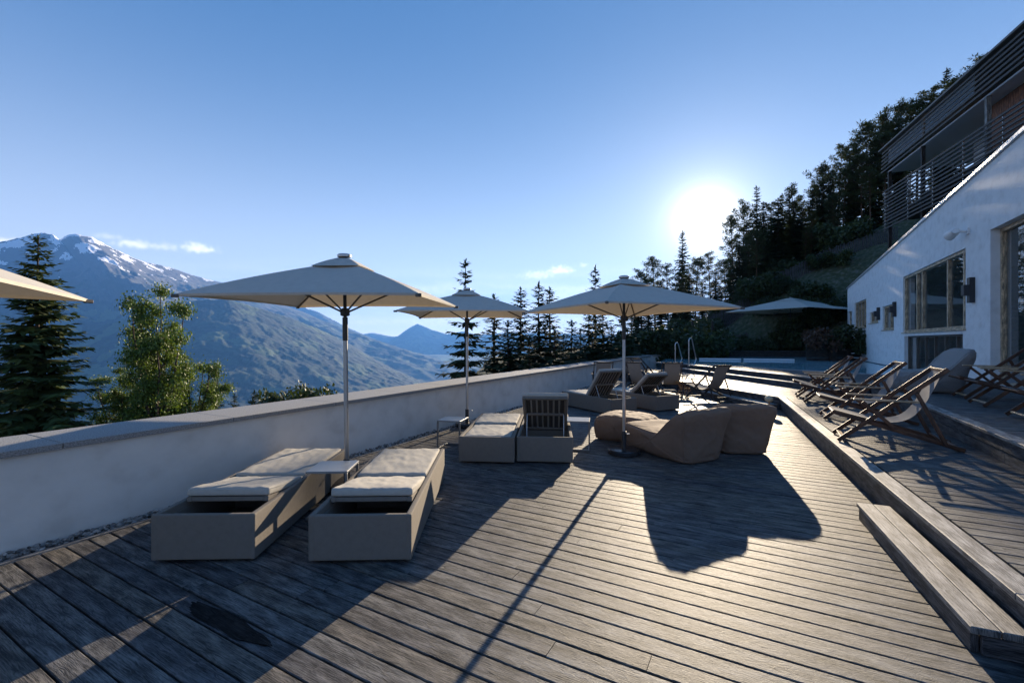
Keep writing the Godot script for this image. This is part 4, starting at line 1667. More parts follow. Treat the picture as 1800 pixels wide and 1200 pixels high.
func build_trees() -> void:
	var green := Color(0.030, 0.050, 0.018)
	var near := spruce_meshes(201, 11.0, 2.55, 0.30, 0.05, 1.5, Color(0.062, 0.090, 0.024))
	var sp := [spruce_meshes(202, 10.0, 1.7, 0.32, 0.06, 1.0, green), spruce_meshes(203, 10.0, 1.45, 0.33, 0.08, 1.0, green * 0.9), spruce_meshes(204, 10.0, 2.2, 0.32, 0.05, 1.0, green * 1.1)]
	var open_sp := spruce_meshes(205, 10.0, 1.55, 0.50, 0.05, 1.2, green)
	var pine := [pine_meshes(211, 12.0, 1.7, 0.42, Color(0.085, 0.105, 0.040)), pine_meshes(212, 12.0, 1.9, 0.50, Color(0.075, 0.095, 0.042)), pine_meshes(213, 12.0, 1.55, 0.34, Color(0.09, 0.105, 0.036))]
	var ash := leafy_meshes(221, 9.0, 3.3, 0.115, 22, Color(0.125, 0.18, 0.035))
	var bush := [bush_mesh(231, 5200, 0.13, Color(0.045, 0.066, 0.022)), bush_mesh(232, 5200, 0.11, Color(0.038, 0.056, 0.022)), bush_mesh(233, 5200, 0.14, Color(0.058, 0.078, 0.028))]

	# ---- left, beyond the parapet
	tree("spruce_tree", "tall dark spruce at the far left beyond the parapet wall", near, seen(66, 15.0, tallfoot(66, 408, 15.0, 11.0)), 1.0, 0.4, M.bark, M.needles)
	tree("spruce_tree", "dark spruce at the left edge, behind the tall spruce", sp[2], seen(-60, 16.5, tallfoot(-60, 520, 16.5, 10.0)), 1.0, 1.7, M.bark, M.needles)
	tree("spruce_tree", "shorter dark spruce half hidden low behind the tall left spruce", sp[2], seen(20, 17.5, tallfoot(20, 585, 17.5, 9.0)), 0.9, 2.7, M.bark, M.needles)
	tree("ash_tree", "bright green leafy tree with open crown beyond the parapet", ash, seen(277, 17.0, tallfoot(277, 492, 17.0, 9.0)), 1.0, 0.9, M.bark, M.leaves, "", 0.70)
	tree("ash_tree", "low light green leafy tree right at the foot of the open-crowned tree", ash, seen(328, 18.5, tallfoot(328, 615, 18.5, 6.3)), 0.7, 2.4, M.bark, M.leaves)
	tree("ash_tree", "low light green leafy tree between the left spruce and the open-crowned tree", ash, seen(215, 18.5, tallfoot(215, 640, 18.5, 5.4)), 0.6, 4.4, M.bark, M.leaves)
	tree("spruce_tree", "small light green young conifer just above the parapet", sp[0], seen(378, 20.0, tallfoot(378, 660, 20.0, 5.0)), 0.5, 0.2, M.bark, M.needles)
	tree("spruce_tree", "tiny dark fir tip above the parapet left of the round treetops", sp[1], seen(447, 30.0, tallfoot(447, 683, 30.0, 8.0)), 0.8, 1.2, M.bark, M.needles)
	tree("spruce_tree", "small dark fir tip above the parapet beside the young conifer", sp[1], seen(412, 30.0, tallfoot(412, 690, 30.0, 8.0)), 0.8, 2.2, M.bark, M.needles)
	for q in [[497, 666, "round dark green treetop above the parapet, left of the pair"], [541, 664, "round dark green treetop above the parapet, right of the pair"]]:
		var bt := thing("broad_tree", q[2], "tree", seen(q[0], 34.0, tallfoot(q[0], q[1], 34.0, 9.5)), q[0], "round treetops above the parapet")
		var tm := MB.new()
		tm.tube([Vector3.ZERO, Vector3(0.1, 3.0, 0), Vector3(0, 7.0, 0.1)], [0.2, 0.16, 0.06], 8)
		put(tm, "trunk", M.bark, bt)
		var cr := put_mesh(bush[int(q[0]) % 3], "crown", M.leaves, bt)
		cr.position.y = 4.9
		cr.scale = Vector3(2.5, 3.4, 2.5)
	# ---- behind the second umbrella
	tree("spruce_tree", "slender open spruce rising behind the small white umbrella", open_sp, seen(818, 17.5, tallfoot(818, 452, 17.5, 10.0)), 1.0, 0.5, M.bark, M.needles)
	var row := [[868, 514, 20.0, 1, "dark fir just right of the open spruce"], [915, 502, 21.0, 0, "narrow fir with its tip left of the paired firs"], [947, 492, 22.0, 1, "left fir of the close pair left of the front umbrella"], [966, 500, 22.5, 0, "right fir of the close pair left of the front umbrella"], [893, 560, 19.0, 2, "low dark fir filling the gap behind the small umbrella"], [1046, 463, 27.0, 1, "narrow dark fir peeking above the left slope of the front umbrella"], [1005, 560, 20.0, 2, "broad dark fir behind the far end of the parapet"], [1060, 540, 23.0, 2, "broad dark fir directly behind the front umbrella pole"], [975, 575, 17.0, 2, "low broad dark fir just over the parapet coping"], [1035, 552, 22.0, 2, "low broad dark fir over the parapet behind the deck chairs"], [930, 585, 17.5, 0, "lowest dark fir over the parapet near the small umbrella"], [1096, 522, 27.0, 2, "broad dark fir left of the sunlit trunks"], [1020, 575, 25.0, 2, "low broad dark fir hidden among the others by the parapet bend"], [1118, 560, 31.0, 2, "low broad dark fir past the bend of the parapet"], [1075, 570, 29.0, 2, "low broad dark fir behind the farthest sling chair"], [990, 585, 21.0, 2, "low broad dark fir between the paired firs and the umbrella"]]
	for q in row:
		var m: Array = sp[q[3]]
		var xx: float = (q[0] - 900.0) / 790.0 * q[2]
		var foot := -5.4 - 0.34 * maxf(0.0, sqrt(xx * xx + q[2] * q[2]) - 20.0)
		var Ht := tallfoot(q[0], q[1], q[2], 0.0) - foot
		tree("fir_tree", q[4], m, seen(q[0], q[2], foot), Ht / 10.0, q[0] * 0.7, M.bark, M.needles, "", clampf(11.5 / Ht, 0.8, 1.25))
	# ---- further trees below the sun
	var below := [[1128, 470, 62.0, "pine"], [1152, 446, 66.0, "pine"], [1175, 462, 64.0, "pine"], [1200, 403, 78.0, "spruce"], [1222, 450, 70.0, "pine"], [1110, 500, 58.0, "pine"], [1250, 440, 80.0, "pine"], [1140, 520, 50.0, "spruce"], [1185, 510, 50.0, "spruce"], [1235, 500, 52.0, "spruce"], [1122, 505, 44.0, "spruce"], [1162, 492, 47.0, "spruce"], [1212, 478, 55.0, "spruce"], [1258, 470, 56.0, "spruce"], [1276, 452, 60.0, "pine"], [1266, 500, 46.0, "spruce"], [1204, 520, 44.0, "spruce"], [1285, 430, 58.0, "spruce"], [1140, 485, 58.0, "pine"], [1190, 475, 62.0, "pine"]]
	for q in below:
		var d: float = q[2]
		var x: float = (q[0] - 900.0) / 790.0 * d
		var y0 := hill(x, d) - 0.3
		var hh := tall(q[0], q[1], d, y0)
		var k := int(q[0])
		if q[3] == "pine": tree("pine_tree", "distant pine below the sun, %s from the left of its kind" % nth(q[0], below.filter(func(e): return e[3] == "pine").map(func(e): return e[0])), pine[k % 3], seen(q[0], d, y0), hh / 12.0, k, M.pine_bark, M.pine, "trees below the sun")
		else: tree("spruce_tree", "distant spruce below the sun, %s from the left of its kind" % nth(q[0], below.filter(func(e): return e[3] == "spruce").map(func(e): return e[0])), sp[k % 2], seen(q[0], d, y0), hh / 10.0, k, M.bark, M.needles, "trees below the sun", clampf(10.0 / hh, 0.9, 1.5))
	# ---- the wood climbing the hillside
	var wood := [[1290, 372, 56], [1305, 350, 60], [1330, 324, 58, 1], [1352, 352, 52], [1375, 338, 54, 1], [1400, 320, 50], [1412, 345, 56], [1436, 312, 52], [1450, 282, 50], [1472, 250, 50], [1490, 262, 46], [1505, 236, 48], [1522, 212, 46], [1545, 190, 46], [1566, 208, 44], [1588, 172, 44], [1612, 168, 42], [1640, 150, 42], [1665, 118, 42, 1], [1690, 130, 40], [1735, 92, 38], [1770, 82, 38], [1385, 392, 46], [1425, 372, 44], [1318, 410, 48], [1465, 340, 43], [1530, 290, 40], [1600, 245, 40], [1345, 420, 44, 1], [1396, 350, 45, 1], [1362, 385, 45], [1415, 395, 43], [1368, 346, 44, 1], [1342, 352, 47, 1], [1388, 340, 50, 1], [1428, 330, 49, 1], [1356, 372, 50, 1], [1446, 318, 46, 1], [1410, 362, 47, 1], [1312, 385, 50, 1], [1300, 430, 46, 1], [1330, 400, 43], [1460, 300, 47, 1], [1482, 290, 44], [1500, 275, 44, 1], [1515, 262, 43], [1538, 240, 43, 1], [1558, 230, 42], [1580, 215, 42, 1], [1622, 190, 41], [1655, 160, 41, 1]]
	for q in wood:
		var d: float = q[2]
		var x: float = (q[0] - 900.0) / 790.0 * d
		var y0 := hill(x, d) - 0.3
		var hh := tall(q[0], q[1], d, y0)
		if hh < 3.0: continue
		var k := int(q[0])
		if q.size() > 3: tree("spruce_tree", "pointed spruce in the hillside wood, %s spruce from the left" % nth(q[0], wood.filter(func(e): return e.size() > 3).map(func(e): return e[0])), sp[k % 2], seen(q[0], d, y0), hh / 10.0, k, M.bark, M.needles, "wood on the hillside", clampf(11.0 / hh, 0.8, 1.45))
		else: tree("pine_tree", "tall pine in the hillside wood, %s pine from the left" % nth(q[0], wood.filter(func(e): return e.size() == 3).map(func(e): return e[0])), pine[k % 3], seen(q[0], d, y0), hh / 12.0, k, M.pine_bark, M.pine, "wood on the hillside", clampf(11.0 / hh, 0.75, 1.0))
	# ---- shrubs: hedge behind the pool and growth on the slope
	var r := RandomNumberGenerator.new()
	r.seed = 31
	var k := 0
	var shrubs := []
	for q in 17: shrubs.append([11.0 + q * 0.78 + r.randf_range(-0.2, 0.2), 32.3 + r.randf_range(0.0, 0.9), r.randf_range(1.1, 1.6), "hedge behind the pool"])
	for q in 26:
		var d := r.randf_range(34.0, 44.0)
		var x := (r.randf_range(1090.0, 1500.0) - 900.0) / 790.0 * d
		shrubs.append([x, d, r.randf_range(0.9, 2.0), "shrubs on the slope"])
	for q in 12: shrubs.append([5.8 + q * 0.62, 29.8 + r.randf_range(0.0, 2.4), r.randf_range(1.3, 2.2), "dark shrubs past the end of the parapet"])
	for q in shrubs:
		var o := put_mesh(bush[k % 3], "shrub", M.leaves)
		o.position = W(q[0], hill(q[0], q[1]) - 0.25, q[1])
		o.scale = Vector3(q[2] * 1.1, q[2] * 1.05, q[2] * 1.1)
		o.rotation.y = k * 1.9
		var same := shrubs.filter(func(e): return e[3] == q[3]).map(func(e): return e[0] / e[1])
		tag(o, "dark leafy shrub %s, %s from the left" % [{"hedge behind the pool": "in the hedge behind the pool", "shrubs on the slope": "on the wooded slope", "dark shrubs past the end of the parapet": "past the parapet end"}[q[3]], nth(q[0] / q[1], same)], "shrub", q[3])
		k += 1
	# paling fence along the wood's edge
	var f := thing("paling_fence", "grey paling fence climbing the hillside at the edge of the wood", "fence")
	var pb := MB.new()
	var fp := [Vector2(17.5, 40.0), Vector2(22.0, 39.0), Vector2(26.5, 38.0), Vector2(31.0, 36.0)]
	var posts := MB.new()
	for s in fp.size() - 1:
		var a: Vector2 = fp[s]
		var b: Vector2 = fp[s + 1]
		var n := int(a.distance_to(b) / 0.13)
		for i in n:
			var p := a.lerp(b, float(i) / n)
			var y := hill(p.x, p.y)
			var hh := 1.25 + r.randf_range(-0.12, 0.12)
			pb.bar(W(p.x, y - 0.3, p.y), W(p.x + r.randf_range(-0.03, 0.03), y + hh, p.y), 0.09, 0.03, Vector3(0, 0, 1), 0.0)
	stuff(put(pb, "palings", M.plank2, f))

func tallfoot(px: float, py: float, d: float, H: float) -> float:
	return 1.65 + (600.0 - py) / 790.0 * d - H      # foot height of a tree H tall whose tip is seen at py

const ORD := ["first", "second", "third", "fourth", "fifth", "sixth", "seventh", "eighth", "ninth", "tenth", "eleventh", "twelfth", "thirteenth", "fourteenth", "fifteenth", "sixteenth", "seventeenth", "eighteenth", "nineteenth", "twentieth", "twenty-first", "twenty-second", "twenty-third", "twenty-fourth", "twenty-fifth", "twenty-sixth", "twenty-seventh", "twenty-eighth", "twenty-ninth", "thirtieth", "thirty-first", "thirty-second", "thirty-third", "thirty-fourth", "thirty-fifth", "thirty-sixth"]

# place of px among the list of px, counted from the left
func nth(px: float, all: Array) -> String:
	var k := 0
	for q in all:
		if q < px - 1e-9: k += 1
	return ORD[mini(k, ORD.size() - 1)]


# ------------------------------------------------------------------ umbrellas
func umbrella(label: String, at: Vector3, turn: float, half: float, hc: float, ha: float, lean: Vector2, dark_pole := false) -> void:
	var t := thing("umbrella", label, "umbrella", at, turn, "square canvas umbrellas")
	t.rotation = Vector3(lean.x, turn, lean.y)
	var corner := []
	for k in 4:
		var a := PI / 4.0 + k * PI / 2.0
		corner.append(Vector3(cos(a) * half * sqrt(2.0), hc, sin(a) * half * sqrt(2.0)))
	var apex := Vector3(0, ha - 0.06, 0)
	var cloth := func(u: float, a: Vector3, b: Vector3, v: float) -> Vector3:
		# u from apex to hem, v along the hem
		var hem := a.lerp(b, v)
		var bow := 4.0 * v * (1.0 - v)
		hem = Vector3(hem.x * (1.0 - 0.035 * bow), hem.y + 0.012 * bow, hem.z * (1.0 - 0.035 * bow))
		var p := apex.lerp(hem, u)
		p.y += 0.10 * u * (1.0 - u) - 0.045 * bow * u * (1.0 - u) * 4.0 * 0.6
		return p
	var cn := Node3D.new()
	cn.name = "canopy"
	t.add_child(cn, true)
	for k in 4:
		var a: Vector3 = corner[k]
		var b: Vector3 = corner[(k + 1) % 4]
		var mb := MB.new()
		var g := []
		for i in 13:
			var row := PackedVector3Array()
			for j in 15: row.append(cloth.call(maxf(i / 12.0, 0.02), a, b, j / 14.0))
			g.append(row)
		mb.grid(g, false, Vector3(0, hc - 3.0, 0))
		# narrow hem turned under
		var hem := []
		var r0 := PackedVector3Array()
		var r1 := PackedVector3Array()
		for j in 15:
			var p: Vector3 = cloth.call(1.0, a, b, j / 14.0)
			r0.append(p); r1.append(p + Vector3(0, -0.022, 0) - Vector3(p.x, 0, p.z) * 0.004)
		mb.grid([r0, r1], false, Vector3(0, hc, 0))
		put(mb, "panel", M.canvas, cn)
	# raised vent at the top
	var vb := MB.new()
	for k in 4:
		var a: Vector3 = corner[k] * 0.24
		var b: Vector3 = corner[(k + 1) % 4] * 0.24
		var g := []
		for i in 5:
			var row := PackedVector3Array()
			for j in 7:
				var hem := a.lerp(b, j / 6.0)
				var u := i / 4.0
				var y := lerpf(ha, lerpf(apex.y, hc, 0.24) + 0.030, u) + 0.012 * sin(PI * u)
				row.append(Vector3(hem.x * u, y, hem.z * u))
			g.append(row)
		vb.grid(g, false, Vector3(0, hc - 3.0, 0))
	put(vb, "vent", M.canvas, t)
	var fin := MB.new()
	fin.lathe([Vector2(0.075, ha - 0.005), Vector2(0.075, ha + 0.018), Vector2(0.06, ha + 0.028), Vector2(0.0, ha + 0.03)], Vector3.ZERO, 20)
	put(fin, "finial", M.alu, t)
	var hub := hc - 0.12
	var hb := MB.new()
	hb.lathe([Vector2(0.028, hub - 0.05), Vector2(0.05, hub - 0.04), Vector2(0.05, hub + 0.02), Vector2(0.03, hub + 0.04)], Vector3.ZERO, 18)
	put(hb, "hub", M.dark_metal, t)
	for k in 4:
		var c: Vector3 = corner[k]
		var rb := MB.new()
		var p0 := Vector3(c.x * 0.02, apex.y - 0.05, c.z * 0.02)
		var pm := Vector3(c.x * 0.5, lerpf(apex.y, hc, 0.5) + 0.025 - 0.022, c.z * 0.5)
		var p1 := Vector3(c.x * 0.985, hc - 0.012, c.z * 0.985)
		rb.bar(p0, pm, 0.018, 0.024)
		rb.bar(pm, p1, 0.018, 0.024)
		var rib := put(rb, "rib", M.bronze, t)
		var sb := MB.new()
		sb.bar(Vector3(c.x, 0, c.z).normalized() * 0.04 + Vector3(0, hub, 0), Vector3(c.x * 0.5, lerpf(apex.y, hc, 0.5) - 0.012, c.z * 0.5), 0.014, 0.020)
		put(sb, "strut", M.bronze, rib)
		var cb := MB.new()
		var dir := Vector3(c.x, 0, c.z).normalized()
		cb.box(Transform3D(Basis(dir, Vector3.UP, dir.cross(Vector3.UP)), c + dir * 0.002 + Vector3(0, -0.018, 0)), Vector3(0.06, 0.03, 0.036), 0.006)
		put(cb, "corner_pocket", M.bronze, t)
	# pole
	var pm2: Material = M.lamp if dark_pole else M.alu
	var pl := MB.new()
	pl.tube([Vector3(0, 0.12, 0), Vector3(0, hub - 0.30, 0)], [0.024, 0.024], 16)
	put(pl, "pole", pm2, t)
	var pu := MB.new()
	pu.tube([Vector3(0, hub - 0.32, 0), Vector3(0, hub - 0.06, 0)], [0.029, 0.029], 16)
	pu.tube([Vector3(0, hub - 0.06, 0), Vector3(0, ha - 0.02, 0)], [0.019, 0.019], 12)
	put(pu, "upper_pole", M.dark_metal, t)
	# foot
	var bs := Node3D.new()
	bs.name = "base"
	t.add_child(bs, true)
	var b1 := MB.new()
	b1.lathe([Vector2(0.215, 0.0), Vector2(0.235, 0.012), Vector2(0.235, 0.060), Vector2(0.222, 0.078), Vector2(0.12, 0.088), Vector2(0.0, 0.09)], Vector3.ZERO, 40)
	put(b1, "stone_disc", M.base_stone, bs)
	var b2 := MB.new()
	b2.lathe([Vector2(0.035, 0.088), Vector2(0.035, 0.33), Vector2(0.026, 0.335)], Vector3.ZERO, 16)
	put(b2, "sleeve", M.dark_metal, bs)
	var b3 := MB.new()
	b3.tube([Vector3(0.03, 0.31, 0), Vector3(0.085, 0.31, 0)], [0.008, 0.008], 8)
	b3.box(Transform3D(Basis(), Vector3(0.095, 0.31, 0)), Vector3(0.02, 0.012, 0.05), 0.004)
	put(b3, "clamp_knob", M.steel, bs)

func build_umbrellas() -> void:
	# the angle of a side in plan fixes the turn
	umbrella("large grey-beige umbrella between the two front loungers", W(-1.855, 0, 5.05), deg_to_rad(-1.5), 1.075, 2.10, 2.59, Vector2(deg_to_rad(1.6), 0.0))
	umbrella("smaller-looking umbrella behind the paired loungers, before the open spruce", W(-0.875, 0, 8.75), deg_to_rad(1.0), 1.12, 2.18, 2.66, Vector2.ZERO)
	umbrella("umbrella standing beside the brown bean bags, one corner towards the viewer", W(1.645, 0, 6.60), deg_to_rad(-66.0), 1.10, 2.115, 2.585, Vector2.ZERO)
	umbrella("umbrella at the left edge of the picture, only its sunlit corner showing", W(-3.95, 0, 2.20), deg_to_rad(-61.0), 1.12, 2.0, 2.5, Vector2.ZERO)
	umbrella("large flat umbrella standing among the shrubs beyond the far end of the pool", W(20.2, 0.85, 32.6), deg_to_rad(27.0), 3.05, 3.0, 3.98, Vector2.ZERO, true)


# ------------------------------------------------------------------ loungers
func lounger(label: String, x: float, d: float, fx: float, fd: float, raise: float, L := 2.06) -> void:
	var t := thing("sun_lounger", label, "sun lounger", W(x, 0, d), yaw(fx, fd), "upholstered box loungers")
	var Wd := 0.76
	var Hh := 0.365
	var th := 0.045
	var y0 := 0.025
	var base := Node3D.new()
	base.name = "base"
	t.add_child(base, true)
	for sg in [-1.0, 1.0]:
		var mb := MB.new()
		mb.cushion(Transform3D(Basis(), Vector3(L * 0.5, (Hh + y0) * 0.5, sg * (Wd - th) * 0.5)), Vector3(L, Hh - y0, th), 0.012)
		put(mb, "side_panel", M.shell, base)
	for e in [th * 0.5 + 0.003, L - th * 0.5 - 0.003]:
		var mb := MB.new()
		mb.cushion(Transform3D(Basis(), Vector3(e, (Hh + y0) * 0.5 - 0.0015, 0)), Vector3(th, Hh - y0 - 0.003, Wd - th * 1.2), 0.012)
		put(mb, "end_panel", M.shell, base)
	var ib := MB.new()
	ib.box(Transform3D(Basis(), Vector3(L * 0.5, 0.05, 0)), Vector3(L - th * 2.0, 0.02, Wd - th * 2.0))
	for sg in [-1.0, 1.0]:
		ib.box(Transform3D(Basis(), Vector3(0.52, 0.18, sg * (Wd * 0.5 - th - 0.006))), Vector3(0.92, 0.26, 0.008))
	ib.box(Transform3D(Basis(), Vector3(0.98, 0.16, 0)), Vector3(0.012, 0.2, Wd - th * 2.0))
	put(ib, "lining", M.inside, base)
	for q in [[0.1, 1], [0.1, -1], [L - 0.1, 1], [L - 0.1, -1]]:
		var fb := MB.new()
		fb.lathe([Vector2(0.0, 0.0), Vector2(0.03, 0.0), Vector2(0.03, 0.03)], Vector3(q[0], 0, q[1] * 0.3), 12)
		put(fb, "foot", M.dark_metal, base)
	# mattress: fixed foot half and hinged back half
	var hinge := 0.98
	var my := 0.295
	var wr := FastNoiseLite.new()
	wr.seed = int(x * 100.0) + 5
	wr.frequency = 5.0
	var push := func(p: Vector3, h: Vector3) -> Vector3:
		if p.y > 0.0:
			var k := 1.0 - pow(absf(p.x) / h.x, 4.0)
			p.y += 0.010 * k * (1.0 - pow(absf(p.z) / h.z, 4.0)) - 0.004 + wr.get_noise_2d(p.x * 0.7, p.z * 1.6) * 0.010
		p.x += wr.get_noise_2d(p.z * 2.0, 7.0) * 0.004
		return p
	var fm := MB.new()
	var fl := L - th - 0.012 - hinge
	fm.cushion(Transform3D(Basis(), Vector3(hinge + fl * 0.5, my + 0.05, 0)), Vector3(fl - 0.006, 0.085, Wd - th * 2.0 - 0.008), 0.022, push, 28)
	var seat := put(fm, "seat_mattress", M.cushion, t)
	piping(seat, Vector3(hinge + fl * 0.5, my + 0.05, 0), Vector3(fl - 0.006, 0.085, Wd - th * 2.0 - 0.008))
	var back := Node3D.new()
	back.name = "backrest"
	t.add_child(back, true)
	back.position = Vector3(hinge, my - 0.02, 0)
	back.rotation.z = -deg_to_rad(raise)
	var bl := 0.69 if raise > 1.0 and raise < 15.0 else 0.88
	var bm := MB.new()
	bm.cushion(Transform3D(Basis(), Vector3(-bl * 0.5, 0.050, 0)), Vector3(bl, 0.07, Wd - th * 2.0 - 0.012), 0.022, push, 28)
	var bmat := put(bm, "back_mattress", M.cushion, back)
	piping(bmat, Vector3(-bl * 0.5, 0.050, 0), Vector3(bl, 0.07, Wd - th * 2.0 - 0.012))
	var fr := MB.new()
	var zz := Wd * 0.5 - th - 0.03
	for sg in [-1.0, 1.0]:
		fr.bar(Vector3(-0.02, -0.008, sg * zz), Vector3(-bl + 0.01, -0.008, sg * zz), 0.04, 0.042)
	for q in [-0.04, -bl * 0.5, -bl + 0.03]:
		fr.bar(Vector3(q, -0.008, -zz + 0.02), Vector3(q, -0.008, zz - 0.02), 0.04, 0.036, Vector3.UP)
	put(fr, "back_frame", M.shell, back)
	for k in 7:
		var wb := MB.new()
		var z := lerpf(-zz + 0.06, zz - 0.06, k / 6.0)
		wb.bar(Vector3(-0.06, 0.006, z), Vector3(-bl + 0.05, 0.006, z), 0.055, 0.008, Vector3.UP, 0.0)
		put(wb, "slat", M.back_web, back)
	if raise > 15.0:
		for sg in [-1.0, 1.0]:
			var pb := MB.new()
			var ang := deg_to_rad(raise)
			var on := Vector3(hinge - cos(ang) * bl * 0.55, my - 0.02 + sin(ang) * bl * 0.55 - 0.03, sg * 0.27)
			pb.tube([on, Vector3(hinge - 0.80 + 0.25, 0.10, sg * 0.27)], [0.008, 0.008], 8)
			put(pb, "prop", M.alu, t)

func piping(parent: Node3D, c: Vector3, s: Vector3) -> void:
	var pts := []
	var rd := []
	var hx := s.x * 0.5 - 0.004
	var hz := s.z * 0.5 - 0.004
	for q in [[-1, -1], [1, -1], [1, 1], [-1, 1], [-1, -1]]:
		for o in [[0.0, 0.02], [0.02, 0.0]]:
			var first: bool = (q[0] * q[1] > 0) == (o[0] > 0.0)
			pts.append(c + Vector3(q[0] * (hx - (0.02 if first else 0.0)), s.y * 0.5 - 0.020, q[1] * (hz - (0.0 if first else 0.02))))
			rd.append(0.0045)
	var mb := MB.new()
	mb.tube(pts, rd, 6, false)
	put(mb, "piping", M.cushion, parent)

func side_table(label: String, x: float, d: float, fx: float, fd: float, h := 0.45) -> void:
	# C-shaped: two legs on one side, plate above, runners on the floor
	var t := thing("side_table", label, "side table", W(x, 0, d), yaw(fx, fd), "small metal side tables")
	var a := 0.19
	var b := 0.19
	var mb := MB.new()
	mb.box(Transform3D(Basis(), Vector3(0, h - 0.011, 0)), Vector3(a * 2.0, 0.022, b * 2.0), 0.004)
	put(mb, "table_top", M.table_top, t)
	for sg in [-1.0, 1.0]:
		var lb := MB.new()
		lb.bar(Vector3(a - 0.0125, 0.0, sg * (b - 0.0125)), Vector3(a - 0.0125, h - 0.023, sg * (b - 0.0125)), 0.024, 0.024, Vector3(0, 0, 1), 0.002)
		put(lb, "leg", M.table_frame, t)
		var rb := MB.new()
		rb.bar(Vector3(-a, 0.0125, sg * (b - 0.0125)), Vector3(a - 0.026, 0.0125, sg * (b - 0.0125)), 0.022, 0.024, Vector3.UP, 0.002)
		put(rb, "runner", M.table_frame, t)
	var cb := MB.new()
	cb.bar(Vector3(-a + 0.0125, 0.0125, -b + 0.026), Vector3(-a + 0.0125, 0.0125, b - 0.026), 0.022, 0.024, Vector3.UP, 0.002)
	put(cb, "cross_bar", M.table_frame, t)

func build_loungers() -> void:
	lounger("front lounger next to the parapet wall, head end slightly raised", -2.30, 3.34, -0.03, 1.0, 9.0)
	lounger("front lounger nearer the middle, head end slightly raised over its open box", -1.128, 3.33, -0.03, 1.0, 9.0)
	lounger("flat lounger of the pair in the centre, its mattress creased", -0.345, 6.06, 0.09, 1.0, 0.0, 1.95)
	lounger("lounger of the centre pair with its back raised steeply", 0.440, 6.06, 0.09, 1.0, 42.0, 1.95)
	lounger("far lounger next to the parapet, back raised, behind the umbrella pole", 2.53, 10.12, -0.466, 0.885, 52.0, 1.95)
	lounger("far lounger right of the umbrella pole, back raised, before the deck chairs", 3.71, 10.67, -0.466, 0.885, 40.0, 1.95)
	side_table("square grey side table between the two front loungers", -1.725, 4.34, 1.0, 0.05)
	side_table("square grey side table left of the centre loungers", -0.92, 7.0, -0.25, -1.0)
	side_table("square grey side table right of the centre loungers", 1.01, 6.95, 0.2, 1.0)


# ------------------------------------------------------------------ bean bags and deck chairs
func catmull(p: Array, n: int) -> Array:
	var out := []
	var m := p.size()
	for i in m:
		for k in n:
			var t := float(k) / n
			var a: Vector2 = p[(i - 1 + m) % m]
			var b: Vector2 = p[i]
			var c: Vector2 = p[(i + 1) % m]
			var d: Vector2 = p[(i + 2) % m]
			out.append(b.cubic_interpolate(c, a, d, t))
	return out

func bean_bag(called: String, label: String, at: Vector3, fx: float, fd: float, prof: Array, width: float, m: Material, sd: int) -> void:
	var t := thing(called, label, "bean bag", at, yaw(fx, fd), "bean bag chairs")
	var n := FastNoiseLite.new()
	n.seed = sd
	n.frequency = 2.4
	n.fractal_octaves = 3
	var f := FastNoiseLite.new()
	f.seed = sd + 1
	f.frequency = 1.0
	f.fractal_octaves = 2
	var loop := catmull(prof, 8)
	var mid := Vector2(0.1, 0.24)
	var g := []
	var NW := 44
	for i in NW + 1:
		var w := -1.0 + 2.0 * i / NW
		# the bag swells between two softly rounded flanks
		var sc := pow(maxf(0.0, 1.0 - pow(absf(w), 6.0)), 0.30)
		var row := PackedVector3Array()
		for j in loop.size():
			var q: Vector2 = loop[j]
			var p2 := mid + (q - mid) * sc
			# back spreads wider towards the top
			var wide := width * 0.5 * (1.0 + 0.24 * clampf((p2.y - 0.25) / 0.45, -0.4, 1.0))
			var p := Vector3(p2.x, maxf(p2.y, 0.0), w * wide)
			var crease := 1.0 - absf(f.get_noise_3d(p.x * 9.0 + p.y * 5.0, p.y * 16.0 - p.x * 4.0, p.z * 3.0)) * 2.0
			var amt := n.get_noise_3d(p.x, p.y, p.z) * 0.016 + crease * 0.013
			if p.y > 0.03:
				var out := Vector3(q.x - mid.x, q.y - mid.y, w * 0.35).normalized()
				p += out * amt
			p.y = maxf(p.y, 0.0)
			row.append(p)
		g.append(row)
	var mb := MB.new()
	mb.grid(g, true, Vector3(mid.x, mid.y, 0))
	put(mb, "bag", m, t)
	# piped seams along both side panels
	for i in [4, NW - 4]:
		var pts := []
		var rad := []
		for j in range(0, loop.size() + 1, 2):
			pts.append(g[i][j % loop.size()]); rad.append(0.009)
		var sb := MB.new()
		sb.tube(pts, rad, 5, false)
		put(sb, "piping", m, t)

